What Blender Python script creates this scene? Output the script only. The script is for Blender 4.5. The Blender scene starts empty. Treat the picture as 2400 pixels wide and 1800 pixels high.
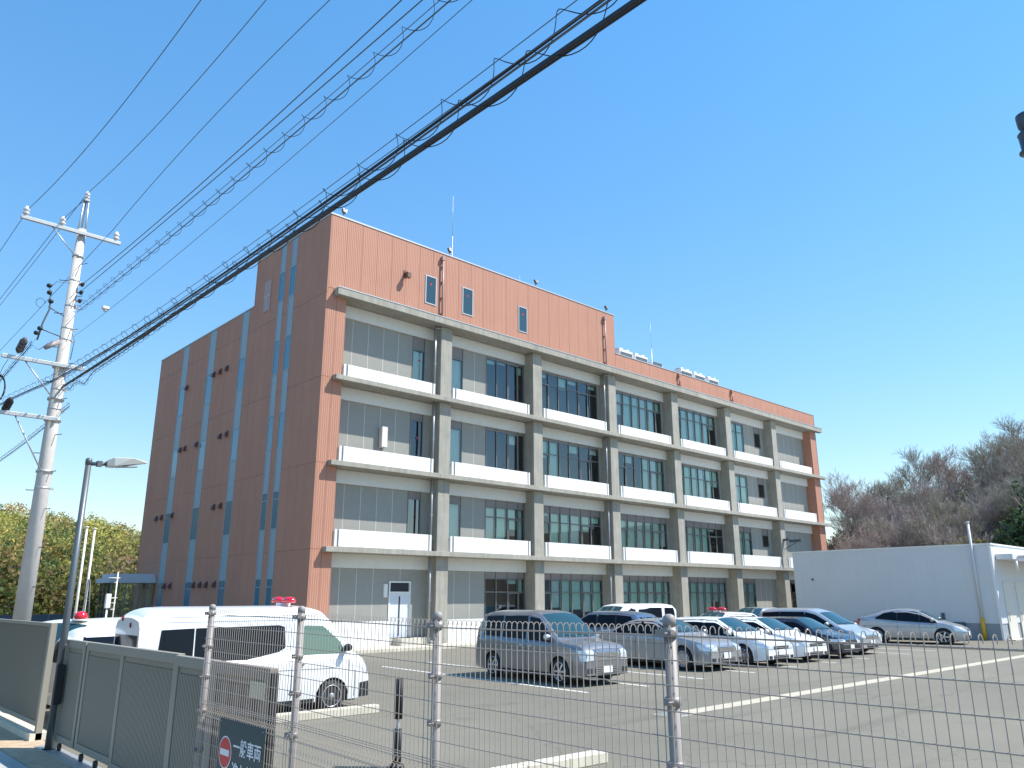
import bpy, math, random
import numpy as np
from mathutils import Vector, Matrix
R = math.radians
random.seed(7)
sc = bpy.context.scene
COL = sc.collection

# ------------------------------------------------------------------ camera
cam = bpy.data.cameras.new('camera')
cam_o = bpy.data.objects.new('camera', cam); COL.objects.link(cam_o)
CY, CP, CR = R(-42.958), R(15.19), R(-0.115)
fwd = Vector((-math.sin(CY)*math.cos(CP), math.cos(CY)*math.cos(CP), math.sin(CP)))
rt = Vector((math.cos(CY), math.sin(CY), 0)); up = rt.cross(fwd)
rt2 = rt*math.cos(CR)+up*math.sin(CR); up2 = up*math.cos(CR)-rt*math.sin(CR)
m = Matrix((rt2, up2, -fwd)).transposed().to_4x4(); m.translation = Vector((-18.36, -33.40, 2.40))
cam_o.matrix_world = m
cam.sensor_width = 36; cam.lens = 1839.87/2400*36; cam.clip_start = .1; cam.clip_end = 3000
sc.camera = cam_o

# ------------------------------------------------------------------ light
SUNV = Vector((1.02, -1.0, 1.97)).normalized()          # towards the sun
sun = bpy.data.lights.new('sun', 'SUN'); sun_o = bpy.data.objects.new('sun', sun); COL.objects.link(sun_o)
sun.energy = 4.45; sun.angle = R(.53); sun.color = (1, .955, .88)
sun_o.rotation_euler = SUNV.to_track_quat('Z', 'Y').to_euler(); sun_o.location = (0, 0, 60)
w = bpy.data.worlds.new('World'); sc.world = w; w.use_nodes = True
wn = w.node_tree.nodes; wl = w.node_tree.links
sky = wn.new('ShaderNodeTexSky'); sky.sky_type = 'NISHITA'; sky.sun_disc = False
sky.sun_elevation = math.asin(SUNV.z); sky.sun_rotation = math.atan2(SUNV.x, SUNV.y)
sky.air_density = 3.5; sky.dust_density = 0; sky.ozone_density = 8; sky.altitude = 6000
hs = wn.new('ShaderNodeHueSaturation'); hs.inputs['Saturation'].default_value = 1.25; hs.inputs['Hue'].default_value = .507
gm = wn.new('ShaderNodeGamma'); gm.inputs[1].default_value = .72; vs_ = wn.new('ShaderNodeVectorMath'); vs_.operation = 'SCALE'; vs_.inputs['Scale'].default_value = 1.42
wl.new(sky.outputs[0], hs.inputs['Color']); wl.new(hs.outputs[0], gm.inputs[0]); wl.new(gm.outputs[0], vs_.inputs[0]); wl.new(vs_.outputs[0], wn['Background'].inputs[0])
wn['Background'].inputs[1].default_value = .14
sc.view_settings.view_transform = 'Standard'; sc.view_settings.look = 'None'
sc.view_settings.exposure = .72; sc.view_settings.gamma = 1; sc.view_settings.use_curve_mapping = False
sc.cycles.max_bounces = 6; sc.cycles.transparent_max_bounces = 12
sc.cycles.use_adaptive_sampling = True; sc.cycles.sample_clamp_indirect = 4

# ------------------------------------------------------------------ materials
MATS = {}
def mat(name, col, rough=.6, metal=0, spec=.5, noise=0, nscale=3, bump=0, bscale=40, coat=0, rib=None, stretch=None, streak=0):
    if name in MATS: return MATS[name]
    m = bpy.data.materials.new(name); m.use_nodes = True; MATS[name] = m
    n = m.node_tree.nodes; l = m.node_tree.links; b = n['Principled BSDF']
    b.inputs['Base Color'].default_value = (*col, 1); b.inputs['Roughness'].default_value = rough
    b.inputs['Metallic'].default_value = metal; b.inputs['Specular IOR Level'].default_value = spec
    b.inputs['Coat Weight'].default_value = coat; b.inputs['Coat Roughness'].default_value = .05
    tc = None
    if noise or bump or rib or streak: tc = n.new('ShaderNodeTexCoord')
    if noise or streak:
        mp = n.new('ShaderNodeMapping'); l.new(tc.outputs['Object'], mp.inputs[0])
        if stretch: mp.inputs['Scale'].default_value = stretch
        t = n.new('ShaderNodeTexNoise'); t.inputs['Scale'].default_value = nscale; t.inputs['Detail'].default_value = 7; t.inputs['Roughness'].default_value = .62
        l.new(mp.outputs[0], t.inputs['Vector'])
        r = n.new('ShaderNodeMapRange'); r.inputs[1].default_value = .3; r.inputs[2].default_value = .7
        r.inputs[3].default_value = 1-noise; r.inputs[4].default_value = 1+noise
        l.new(t.outputs[0], r.inputs[0])
        fac = r.outputs[0]
        if streak:
            mp2 = n.new('ShaderNodeMapping'); l.new(tc.outputs['Object'], mp2.inputs[0]); mp2.inputs['Scale'].default_value = (5, 5, .35)
            t2 = n.new('ShaderNodeTexNoise'); t2.inputs['Scale'].default_value = 1.2; t2.inputs['Detail'].default_value = 5; l.new(mp2.outputs[0], t2.inputs['Vector'])
            r2 = n.new('ShaderNodeMapRange'); r2.inputs[1].default_value = .38; r2.inputs[2].default_value = .72; r2.inputs[3].default_value = 1; r2.inputs[4].default_value = 1-streak
            l.new(t2.outputs[0], r2.inputs[0]); mu = n.new('ShaderNodeMath'); mu.operation = 'MULTIPLY'; l.new(fac, mu.inputs[0]); l.new(r2.outputs[0], mu.inputs[1]); fac = mu.outputs[0]
        v = n.new('ShaderNodeVectorMath'); v.operation = 'SCALE'; v.inputs[0].default_value = col
        l.new(fac, v.inputs['Scale']); l.new(v.outputs[0], b.inputs['Base Color'])
    h = None
    if bump:
        t = n.new('ShaderNodeTexNoise'); t.inputs['Scale'].default_value = bscale; t.inputs['Detail'].default_value = 4
        l.new(tc.outputs['Object'], t.inputs['Vector']); h = t.outputs[0]
        bp = n.new('ShaderNodeBump'); bp.inputs['Strength'].default_value = bump; bp.inputs['Distance'].default_value = .02
        l.new(h, bp.inputs['Height']); l.new(bp.outputs[0], b.inputs['Normal'])
    if rib:       # fine vertical ribs of period `rib` metres along x+y
        sx = n.new('ShaderNodeSeparateXYZ'); l.new(tc.outputs['Object'], sx.inputs[0])
        ad = n.new('ShaderNodeMath'); ad.operation = 'ADD'; l.new(sx.outputs[0], ad.inputs[0]); l.new(sx.outputs[1], ad.inputs[1])
        ml = n.new('ShaderNodeMath'); ml.operation = 'MULTIPLY'; ml.inputs[1].default_value = 2*math.pi/rib; l.new(ad.outputs[0], ml.inputs[0])
        sn = n.new('ShaderNodeMath'); sn.operation = 'SINE'; l.new(ml.outputs[0], sn.inputs[0])
        bp = n.new('ShaderNodeBump'); bp.inputs['Strength'].default_value = .6; bp.inputs['Distance'].default_value = .01
        l.new(sn.outputs[0], bp.inputs['Height']); l.new(bp.outputs[0], b.inputs['Normal'])
    return m
def objcolor_var(m, amt):        # small per-object brightness variation
    n = m.node_tree.nodes; l = m.node_tree.links; b = n['Principled BSDF']
    oi = n.new('ShaderNodeObjectInfo'); r = n.new('ShaderNodeMapRange'); r.inputs[3].default_value = 1-amt; r.inputs[4].default_value = 1+amt
    l.new(oi.outputs['Random'], r.inputs[0]); v = n.new('ShaderNodeVectorMath'); v.operation = 'SCALE'
    if b.inputs['Base Color'].is_linked:
        s = b.inputs['Base Color'].links[0].from_socket; l.new(s, v.inputs[0])
    else: v.inputs[0].default_value = b.inputs['Base Color'].default_value[:3]
    l.new(r.outputs[0], v.inputs['Scale']); l.new(v.outputs[0], b.inputs['Base Color'])
def glassmat(name, tint, gloss=.12, rough=.0):
    m = bpy.data.materials.new(name); m.use_nodes = True; MATS[name] = m
    n = m.node_tree.nodes; l = m.node_tree.links; n.remove(n['Principled BSDF'])
    o = n['Material Output']; tr = n.new('ShaderNodeBsdfTransparent'); tr.inputs[0].default_value = (*tint, 1)
    gl = n.new('ShaderNodeBsdfGlossy'); gl.inputs['Roughness'].default_value = rough; gl.inputs[0].default_value = (.9, .95, 1, 1)
    fr = n.new('ShaderNodeFresnel'); fr.inputs[0].default_value = 1.5; ad = n.new('ShaderNodeMath'); ad.operation = 'ADD'; ad.inputs[1].default_value = gloss
    l.new(fr.outputs[0], ad.inputs[0]); mx = n.new('ShaderNodeMixShader'); l.new(ad.outputs[0], mx.inputs[0]); l.new(tr.outputs[0], mx.inputs[1]); l.new(gl.outputs[0], mx.inputs[2]); l.new(mx.outputs[0], o.inputs[0])
    return m
TERRA = mat('terracotta_cladding', (.47, .225, .152), .7, noise=.05, nscale=.5, rib=.11, streak=.04); objcolor_var(TERRA, .022)
TERRA_D = mat('terracotta_joint', (.25, .11, .075), .8)
CONC = mat('concrete', (.37, .35, .30), .85, noise=.12, nscale=1.3, bump=.3, bscale=30, streak=.22)
CONC_L = mat('pale_concrete', (.52, .49, .42), .85, noise=.10, nscale=2, bump=.3, bscale=30)
BEAM = mat('grey_white_beam', (.74, .74, .71), .6, noise=.04)
WHITEP = mat('white_painted', (.80, .80, .78), .55, noise=.03, streak=.04)
GREYP = mat('grey_wall_panel', (.35, .345, .31), .6, noise=.03, rib=.05); objcolor_var(GREYP, .02)
JOINT = mat('pale_joint', (.58, .59, .58), .6)
METALJ = mat('coping_metal', (.55, .54, .52), .4, metal=.6)
FRAME = mat('bronze_window_frame', (.21, .20, .19), .4, metal=.4)
INFILL = mat('window_infill', (.24, .21, .20), .5)
GLASS = glassmat('window_glass', (.82, .93, .89), .07)
GLASS_D = glassmat('dark_tinted_glass', (.10, .14, .15), .16)
BLIND = mat('mint_blind', (.66, .82, .74), .8)
BLINDB = mat('white_blind', (.76, .80, .78), .8)
ROOM = mat('room_wall', (.22, .22, .21), .8)
DARK = mat('dark_interior', (.03, .03, .035), .7)
PIPE = mat('grey_downpipe', (.33, .35, .38), .35, metal=.3)
PIPET = mat('terracotta_pipe', (.42, .19, .13), .5)
SLOTP = mat('slot_metal_panel', (.28, .36, .41), .5)
SLOTG = mat('slot_glass', (.05, .17, .26), .12, spec=.8)
RED = mat('red_paint', (.62, .02, .03), .4)
GALV = mat('galvanised_steel', (.50, .50, .49), .45, metal=.6, noise=.05)
POLEC = mat('pole_concrete', (.54, .50, .46), .8, noise=.06, nscale=5, bump=.15)
CABLE = mat('black_cable', (.018, .02, .025), .5)
CABLEG = mat('grey_conductor', (.10, .13, .17), .5)
PORC = mat('white_porcelain', (.75, .70, .68), .2)
FENCEM = mat('beige_fence_wire', (.36, .315, .275), .5)
POSTM = mat('beige_fence_post', (.29, .262, .245), .55)
GATEM = mat('taupe_gate_paint', (.24, .215, .165), .5)
GATEF = mat('taupe_gate_frame', (.29, .262, .21), .45)
BLACK = mat('black_rubber', (.015, .015, .017), .6)
TYRE = mat('tyre_rubber', (.022, .022, .024), .8)
RIM = mat('alloy_rim', (.55, .55, .57), .3, metal=.85)
CHROME = mat('chrome', (.75, .75, .76), .15, metal=.9)
CARGL = mat('car_side_glass', (.009, .014, .022), .08, spec=.10)
CARWS = mat('car_windscreen', (.02, .06, .075), .05, spec=.6)
LAMPC = mat('headlamp_lens', (.72, .76, .80), .12, spec=.9, metal=.25, coat=1)
TAIL = mat('tail_lamp_lens', (.45, .02, .015), .12, spec=.8, coat=.5)
PLATE = mat('number_plate', (.78, .79, .77), .5)
YEL = mat('yellow_guard', (.75, .42, .02), .5)
ASPH = mat('lot_asphalt', (.182, .167, .129), .9, noise=.07, nscale=.35, bump=.35, bscale=120)
LINE = mat('white_road_paint', (.70, .69, .64), .7, noise=.15, nscale=8)

# ------------------------------------------------------------------ mesh helpers
class MB:
    def __init__(s): s.v = []; s.f = []; s.sm = []
    def add(s, vs, fs, smooth=False, M=None):
        o = len(s.v)
        s.v += [tuple(M @ Vector(p)) if M else tuple(p) for p in vs]
        s.f += [tuple(i+o for i in f) for f in fs]; s.sm += [smooth]*len(fs); return s
    def box(s, x0, x1, y0, y1, z0, z1, M=None):
        v = [(x, y, z) for z in (z0, z1) for y in (y0, y1) for x in (x0, x1)]
        return s.add(v, [(0, 2, 3, 1), (4, 5, 7, 6), (0, 1, 5, 4), (2, 6, 7, 3), (0, 4, 6, 2), (1, 3, 7, 5)], M=M)
    def cbox(s, c, d, M=None): return s.box(c[0]-d[0]/2, c[0]+d[0]/2, c[1]-d[1]/2, c[1]+d[1]/2, c[2]-d[2]/2, c[2]+d[2]/2, M)
    def tube(s, pts, r, n=6, cap=True, M=None):
        pts = [Vector(p) for p in pts]; vs = []; k = len(pts)
        rr = r if isinstance(r, (list, tuple)) else [r]*k
        a = None
        for i, p in enumerate(pts):
            d = (pts[min(i+1, k-1)]-pts[max(i-1, 0)]).normalized()
            if a is None or abs(a.dot(d)) > .95:
                a = Vector((0, 0, 1)) if abs(d.z) < .9 else Vector((1, 0, 0))
            x = a.cross(d).normalized(); y = d.cross(x); a = -x.cross(d) if False else a
            for j in range(n):
                t = 2*math.pi*(j+.5)/n; vs.append(p+(x*math.cos(t)+y*math.sin(t))*rr[i])
        fs = [(i*n+j, i*n+(j+1) % n, (i+1)*n+(j+1) % n, (i+1)*n+j) for i in range(k-1) for j in range(n)]
        if cap: fs += [tuple(reversed(range(n))), tuple((k-1)*n+j for j in range(n))]
        return s.add(vs, fs, n > 4, M)
    def lathe(s, prof, n=16, M=None, smooth=True):
        vs = []; k = len(prof)
        for r, z in prof: vs += [(r*math.cos(2*math.pi*j/n), r*math.sin(2*math.pi*j/n), z) for j in range(n)]
        fs = [(i*n+j, i*n+(j+1) % n, (i+1)*n+(j+1) % n, (i+1)*n+j) for i in range(k-1) for j in range(n)]
        fs += [tuple(reversed(range(n))), tuple((k-1)*n+j for j in range(n))]
        return s.add(vs, fs, smooth, M)
    def prism(s, poly, y0, y1, M=None):   # poly in (x,z), extruded along y
        n = len(poly); vs = [(x, y0, z) for x, z in poly]+[(x, y1, z) for x, z in poly]
        return s.add(vs, [tuple(range(n)), tuple(reversed(range(n, 2*n)))]+[(i, i+n, (i+1) % n+n, (i+1) % n) for i in range(n)], M=M)
    def mesh(s, name, m=None):
        me = bpy.data.meshes.new(name); me.from_pydata(s.v, [], s.f)
        me.polygons.foreach_set('use_smooth', s.sm)
        if m: me.materials.append(m)
        me.update(); return me
    def obj(s, name, m, parent=None, bevel=0, label=None, **kw):
        o = bpy.data.objects.new(name, s.mesh(name, m)); COL.objects.link(o)
        if parent: o.parent = parent
        if bevel:
            b = o.modifiers.new('bevel', 'BEVEL'); b.width = bevel; b.segments = 2; b.limit_method = 'ANGLE'
        if label: o['label'] = label
        for k, v in kw.items(): o[k] = v
        return o
def struct(name, mb, m, parent=None, **k): 
    o = mb.obj(name, m, parent, **k)
    if not parent: o['kind'] = 'structure'
    return o
def thing(name, label, cat, loc=(0, 0, 0), rz=0, group=None):
    o = bpy.data.objects.new(name, None); COL.objects.link(o); o.location = loc; o.rotation_euler = (0, 0, rz); o.empty_display_size = .3
    return tag(o, label, cat, group)
def tag(o, label, cat, group=None):
    o['label'] = label; o['category'] = cat
    if group: o['group'] = group
    return o
def copy_tree(o, parent=None):
    c = o.copy(); COL.objects.link(c)
    if parent: c.parent = parent
    for ch in [q for q in bpy.data.objects if q.parent == o]: copy_tree(ch, c)
    return c
def inst(name, me, parent=None, loc=(0, 0, 0), rz=0):
    o = bpy.data.objects.new(name, me); COL.objects.link(o); o.location = loc; o.rotation_euler = (0, 0, rz)
    if parent: o.parent = parent
    return o
# ================================================================== GROUND
g = MB()
N = 60; xs = np.concatenate([np.linspace(-900, -60, 8), np.linspace(-50, 120, 18), np.linspace(160, 900, 8)]); 
g.add([(-1500, -1500, -.03), (1500, -1500, -.03), (1500, 1500, -.03), (-1500, 1500, -.03)], [(0, 1, 2, 3)])
EARTH = mat('dry_earth', (.19, .165, .11), .95, noise=.25, nscale=.2, bump=.4, bscale=15)
struct('ground', g, EARTH)
g = MB(); g.add([(-14.25, -90, 0), (60, -90, 0), (60, 40, 0), (-14.25, 40, 0)], [(0, 1, 2, 3)])
def asphalt_nodes():
    m = ASPH; n = m.node_tree.nodes; l = m.node_tree.links; b = n['Principled BSDF']
    src = b.inputs['Base Color'].links[0].from_socket
    tc = n.new('ShaderNodeTexCoord')
    # old tyre scuffs: long thin darker streaks along two directions
    mp = n.new('ShaderNodeMapping'); mp.inputs['Scale'].default_value = (.12, 1.6, 1); mp.inputs['Rotation'].default_value = (0, 0, R(18)); l.new(tc.outputs['Object'], mp.inputs[0])
    t = n.new('ShaderNodeTexNoise'); t.inputs['Scale'].default_value = 1.0; t.inputs['Detail'].default_value = 3; l.new(mp.outputs[0], t.inputs['Vector'])
    r = n.new('ShaderNodeMapRange'); r.inputs[1].default_value = .58; r.inputs[2].default_value = .75; r.inputs[3].default_value = 1; r.inputs[4].default_value = .78; l.new(t.outputs[0], r.inputs[0])
    t2 = n.new('ShaderNodeTexNoise'); t2.inputs['Scale'].default_value = 90; t2.inputs['Detail'].default_value = 2; l.new(tc.outputs['Object'], t2.inputs['Vector'])
    r2 = n.new('ShaderNodeMapRange'); r2.inputs[1].default_value = .3; r2.inputs[2].default_value = .7; r2.inputs[3].default_value = .86; r2.inputs[4].default_value = 1.12; l.new(t2.outputs[0], r2.inputs[0])
    # fine cracks (warped voronoi edges, only here and there) and round oil spots
    wp = n.new('ShaderNodeTexNoise'); wp.inputs['Scale'].default_value = .9; l.new(tc.outputs['Object'], wp.inputs['Vector'])
    va = n.new('ShaderNodeVectorMath'); va.operation = 'MULTIPLY_ADD'; va.inputs[1].default_value = (1.6, 1.6, 0); l.new(wp.outputs['Color'], va.inputs[0]); l.new(tc.outputs['Object'], va.inputs[2])
    vo = n.new('ShaderNodeTexVoronoi'); vo.feature = 'DISTANCE_TO_EDGE'; vo.inputs['Scale'].default_value = .16; l.new(va.outputs[0], vo.inputs['Vector'])
    rc = n.new('ShaderNodeMapRange'); rc.inputs[1].default_value = .0; rc.inputs[2].default_value = .004; rc.inputs[3].default_value = .72; rc.inputs[4].default_value = 1; l.new(vo.outputs['Distance'], rc.inputs[0])
    v2 = n.new('ShaderNodeTexVoronoi'); v2.inputs['Scale'].default_value = .55; l.new(tc.outputs['Object'], v2.inputs['Vector'])
    ro = n.new('ShaderNodeMapRange'); ro.inputs[1].default_value = .05; ro.inputs[2].default_value = .17; ro.inputs[3].default_value = .84; ro.inputs[4].default_value = 1; l.new(v2.outputs['Distance'], ro.inputs[0])
    t3 = n.new('ShaderNodeTexNoise'); t3.inputs['Scale'].default_value = .12; t3.inputs['Detail'].default_value = 6; l.new(tc.outputs['Object'], t3.inputs['Vector'])
    r3 = n.new('ShaderNodeMapRange'); r3.inputs[1].default_value = .35; r3.inputs[2].default_value = .65; r3.inputs[3].default_value = .90; r3.inputs[4].default_value = 1.09; l.new(t3.outputs[0], r3.inputs[0])
    def mul(a, c):
        q = n.new('ShaderNodeMath'); q.operation = 'MULTIPLY'; l.new(a, q.inputs[0]); l.new(c, q.inputs[1]); return q.outputs[0]
    mu = mul(mul(mul(r.outputs[0], r2.outputs[0]), mul(rc.outputs[0], ro.outputs[0])), r3.outputs[0])
    v = n.new('ShaderNodeVectorMath'); v.operation = 'SCALE'; l.new(src, v.inputs[0]); l.new(mu, v.inputs['Scale']); l.new(v.outputs[0], b.inputs['Base Color'])
asphalt_nodes()
struct('parking_lot', g, ASPH)
# street side
ROADM = mat('road_asphalt', (.09, .09, .088), .9, noise=.1, nscale=1, bump=.35, bscale=100)
g = MB(); g.add([(-60, -120, -.012), (-16.6, -120, -.012), (-16.6, 120, -.012), (-60, 120, -.012)], [(0, 1, 2, 3)]); struct('road', g, ROADM)
PAVE = mat('pavement_concrete', (.40, .39, .36), .9, noise=.12, nscale=1.4, bump=.25)
g = MB()
for i in range(60): g.box(-16.42, -15.0, -60+i*1.5, -58.51+i*1.5, -.025, .012)
struct('pavement', g, PAVE)
g = MB()
for i in range(60): g.box(-16.6, -16.43, -60+i*1.5, -58.52+i*1.5, -.025, .03)
struct('kerb', g, CONC_L)
SAND = mat('sandy_strip', (.46, .34, .22), .95, noise=.2, nscale=5, bump=.4)
g = MB(); g.box(-14.98, -14.25, -60, 40, -.02, .008); struct('sandy_strip', g, SAND)
# painted bay lines
def line(p, q, wd=.13, z=.005, name='parking_line', m=None):
    p = Vector((*p, z)); q = Vector((*q, z)); d = (q-p).normalized(); s = Vector((-d.y, d.x, 0))*wd/2
    b = MB(); b.add([p+s, p-s, q-s, q+s], [(0, 1, 2, 3)]); struct(name, b, m or LINE)
for p, q in (((-1.4, -8.3), (-2.1, -18.8)), ((.95, -7.9), (.22, -19.0)), ((3.9, -8), (3.05, -18.9)), ((6.7, -8), (5.95, -18.9)), ((9.6, -8), (8.9, -18.9)), ((12.4, -8), (11.7, -18.9)), ((15.2, -8), (14.5, -18.9)), ((18.9, -12.6), (18.4, -19)), ((21.7, -12.6), (21.3, -19)), ((24.6, -12.6), (24.2, -19))): line(p, q)
STRIP = mat('concrete_strip', (.46, .415, .32), .85, noise=.12, nscale=4)
g = MB()
for i in range(24): g.add([(-3.35+i*2, -22.90, .004), (-1.36+i*2, -22.90, .004), (-1.36+i*2, -22.46, .004), (-3.35+i*2, -22.46, .004)], [(0, 1, 2, 3)])
struct('drain_channel', g, STRIP)
t = thing('drain_grate', 'square bluish steel drain grate at the near end of the cream concrete strip', 'drain', (-3.75, -22.68, 0))
b = MB(); b.box(-.32, .32, -.3, .3, .001, .008); b.obj('rim', STRIP, t)
b = MB()
for i in range(9): b.box(-.26+i*.062, -.225+i*.062, -.25, .25, .009, .02)
b.obj('grille', GALV, t)
# apron and kerb by the building
g = MB(); g.add([(0, -2.0, .12), (-.1, -1.55, .12), (51, -1.55, .12), (51, 1.2, .12), (0, 1.2, .12)], [(1, 2, 3, 4)]); 
APR = mat('cream_apron', (.60, .55, .44), .9, noise=.12, nscale=2.5)
g = MB(); g.box(-.1, 51.5, -1.5, 1.2, -.02, .12); struct('apron', g, APR)
g = MB()
for i in range(52): g.box(-.1+i, .885+i, -1.95, -1.62, -.02, .13)
struct('kerb_stones', g, APR)
g = MB(); g.box(-.1, 51.5, -1.62, -1.5, -.02, .03); struct('gutter', g, DARK)
# ================================================================== MAIN BUILDING
B = thing('office_building', 'four storey office building with terracotta end walls, concrete frame and white balcony parapets', 'building')
T = [.45, 4.70, 8.77, 13.03]; X0 = 7.72; PW = .39; YW = .85
SB = [4.46, 8.52, 12.77, 17.16]            # slab undersides above each storey
# --- solid core and interiors
b = MB(); b.box(.06, 51.39, 3.2, 23.14, 0, 18.3); b.obj('core', ROOM, B)
b = MB(); b.box(.06, 1.13, .06, 3.2, 0, 17.2); b.box(50.37, 51.39, .06, 3.2, 0, 17.2); b.box(.06, 51.39, .06, 3.2, 17.42, 18.3); b.obj('end_core', ROOM, B)
b = MB(); b.box(.06, 22.53, .06, 8.40, 18.3, 21.6); b.obj('upper_core', TERRA_D, B)
for z in T+[17.17]:
    b = MB(); b.box(1.14, 50.36, YW+.12, 3.19, z-.25, z-.01); b.obj('floor_slab', ROOM, B)
for k in range(6):
    x = X0+7.2*k
    b = MB(); b.box(x-.1, x+.1, .86, 3.19, .46, 17.1); b.obj('partition', ROOM, B)
b = MB(); b.box(22.65, 51.3, .2, 22.9, 18.31, 18.4); b.obj('roof', CONC, B)
b = MB(); b.box(.06, 22.5, 8.45, 22.9, 18.31, 18.4); b.obj('roof', CONC, B)
b = MB(); b.box(51.39, 51.45, 0, 23.2, 0, 18.87); b.box(0, 51.45, 23.14, 23.2, 0, 18.87); b.box(22.53, 22.59, .04, 8.45, 18.87, 21.68); b.box(0.0, 22.59, 8.39, 8.45, 18.87, 21.68); b.obj('rear_wall', TERRA, B)
# --- terracotta cladding panels
def clad(x0, x1, y0, y1, z0, z1, side):
    g = .007
    b = MB()
    if side == 'f': b.box(x0+g, x1-g, y0, y0+.05, z0+g, z1-g)
    else: b.box(x0, x0+.05, y0+g, y1-g, z0+g, z1-g)
    return b.obj('cladding_panel', TERRA, B)
def run(a, c, n): 
    return [(a+(c-a)*i/n, a+(c-a)*(i+1)/n) for i in range(n)]
for u, v in run(.05, 22.59, 24): clad(u, v, 0, 0, 17.56, 21.6, 'f')
for u, v in run(22.59, 51.45, 30): clad(u, v, 0, 0, 17.56, 18.8, 'f')
lev = [0, 4.58, 8.64, 12.9, 17.3]
for i in range(4):
    for u, v in run(.05, 1.15, 2): clad(u, v, 0, 0, lev[i], lev[i+1] if i < 3 else 17.55, 'f')
    for u, v in run(50.35, 51.45, 2): clad(u, v, 0, 0, lev[i], lev[i+1] if i < 3 else 17.55, 'f')
SL = [(3.5, 4.15), (4.75, 5.38), (8.95, 9.85), (13.55, 14.55), (17.98, 18.97)]
secs = [(0, 3.5, 4), (4.15, 4.75, 1), (5.38, 8.95, 4), (9.85, 13.55, 4), (14.55, 17.98, 4), (18.97, 23.2, 5)]
for a, c, n in secs:
    for u, v in run(a, c, n):
        for i in range(4):
            clad(0, 0, u, v, lev[i], lev[i+1], 's')
        if c <= 8.95 and n != 4 or a in (0, 5.38):
            top = 21.6
            if a == 5.38 and v > 8.46: clad(0, 0, u, v, 17.3, 18.8, 's')
            else: clad(0, 0, u, v, 17.3, 21.6, 's')
        else: clad(0, 0, u, v, 17.3, 18.8, 's')
b = MB(); b.box(.01, .055, 8.0, 8.45, 18.8, 21.6); b.obj('edge_trim', TERRA, B)
b = MB(); b.box(.02, .06, 0.05, 23.19, 0, 18.79); b.box(.02, .06, 0.05, 8.44, 18.79, 21.59); b.box(.06, 22.55, .02, .06, 17.56, 21.59); b.box(22.55, 51.4, .02, .06, 17.56, 18.79); b.box(.05, 1.13, .02, .06, 0, 17.5); b.box(50.37, 51.4, .02, .06, 0, 17.5); b.obj('joint_backing', TERRA_D, B)
for q in (1.13, 50.35):
    b = MB(); b.box(q, q+.02, .02, .84, 0, 17.55); b.obj('pier_reveal', TERRA, B)
# copings
b = MB(); b.box(-.03, 22.62, -.03, .3, 21.6, 21.68); b.box(-.03, .3, .3, 8.48, 21.6, 21.68); b.box(22.32, 22.62, .3, 8.48, 21.6, 21.68); b.box(.3, 22.32, 8.18, 8.48, 21.6, 21.68); b.obj('coping', METALJ, B)
b = MB(); b.box(22.62, 51.48, -.03, .3, 18.8, 18.87); b.box(-.03, .3, 8.48, 23.23, 18.8, 18.87); b.box(51.18, 51.48, .3, 23.23, 18.8, 18.87); b.obj('coping', METALJ, B)
# --- slots on the end wall
wins = [(14.0, 15.9), (9.85, 11.7), (5.7, 7.6), (0.6, 3.3)]
b = MB()
for i, (a, c) in enumerate(SL):
    top = 21.58 if i < 2 else 18.78
    segs = [(a2, b2) for a2, b2 in wins]
    if i < 2: segs = [(18.2, 19.9)]+segs
    zs = sorted([0]+[z for s in segs for z in s]+[top])
    allz = list(zip(zs[:-1], zs[1:]))
    for z0, z1 in allz:
        if z1-z0 < .05: continue
        isw = any(abs(z0-s[0]) < .01 for s in segs)
        q = MB(); q.box(.006, .0195, a+.04, c-.04, z0+.03, z1-.03)
        q.obj('slot_window' if isw else 'slot_panel', SLOTG if isw else SLOTP, B)
        fr = MB(); fr.box(-.012, .0195, a, a+.04, z0, z1); fr.box(-.012, .0195, c-.04, c, z0, z1); fr.box(-.012, .0195, a+.04, c-.04, z0, z0+.03); fr.box(-.012, .0195, a+.04, c-.04, z1-.03, z1)
        if (z1-z0 > 2 and isw) or (isw and i < 2): fr.box(-.004, .0055, a+.04, c-.04, z1-.42, z1-.38)
        fr.obj('slot_frame', SLOTP, B)
# vents (louvred hoods) on the end wall
hood = MB(); hood.add([(-.28, -.2, -.30), (-.28, .2, -.30), (0, -.2, -.22), (0, .2, -.22), (-.24, -.2, 0), (-.24, .2, 0), (0, -.2, .22), (0, .2, .22)], [(0, 1, 3, 2), (0, 4, 5, 1), (4, 6, 7, 5), (0, 2, 6, 4), (1, 5, 7, 3), (2, 3, 7, 6)])
hm = hood.mesh('vent_hood', mat('maroon_vent', (.13, .065, .06), .5))
VY = {15.75: [13.31, 12.37, 11.4, 17.6], 11.6: [11.45, 10.55, 17.55, 16.8, 14.95], 7.45: [11.4, 10.46, 20.48, 19.56, 17.75], 3.15: [17.72, 16.8, 13.2, 12.28, 11.4, 10.3]}
for z, ys in VY.items():
    for y in ys: v_ = inst('vent_hood', hm, B, (-.0, y, z)); v_.scale = (.7, .62, .75)
b = MB(); b.box(-.03, .02, 6.35, 7.15, 18.05, 19.92); b.obj('wall_hatch', mat('pink_grey_hatch', (.42, .30, .28), .6), B)
b = MB(); b.box(-.045, -.03, 6.35, 7.15, 18.95, 19.0); b.box(-.045, -.03, 6.73, 6.77, 18.05, 18.93); b.obj('hatch_rail', METALJ, B)
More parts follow.
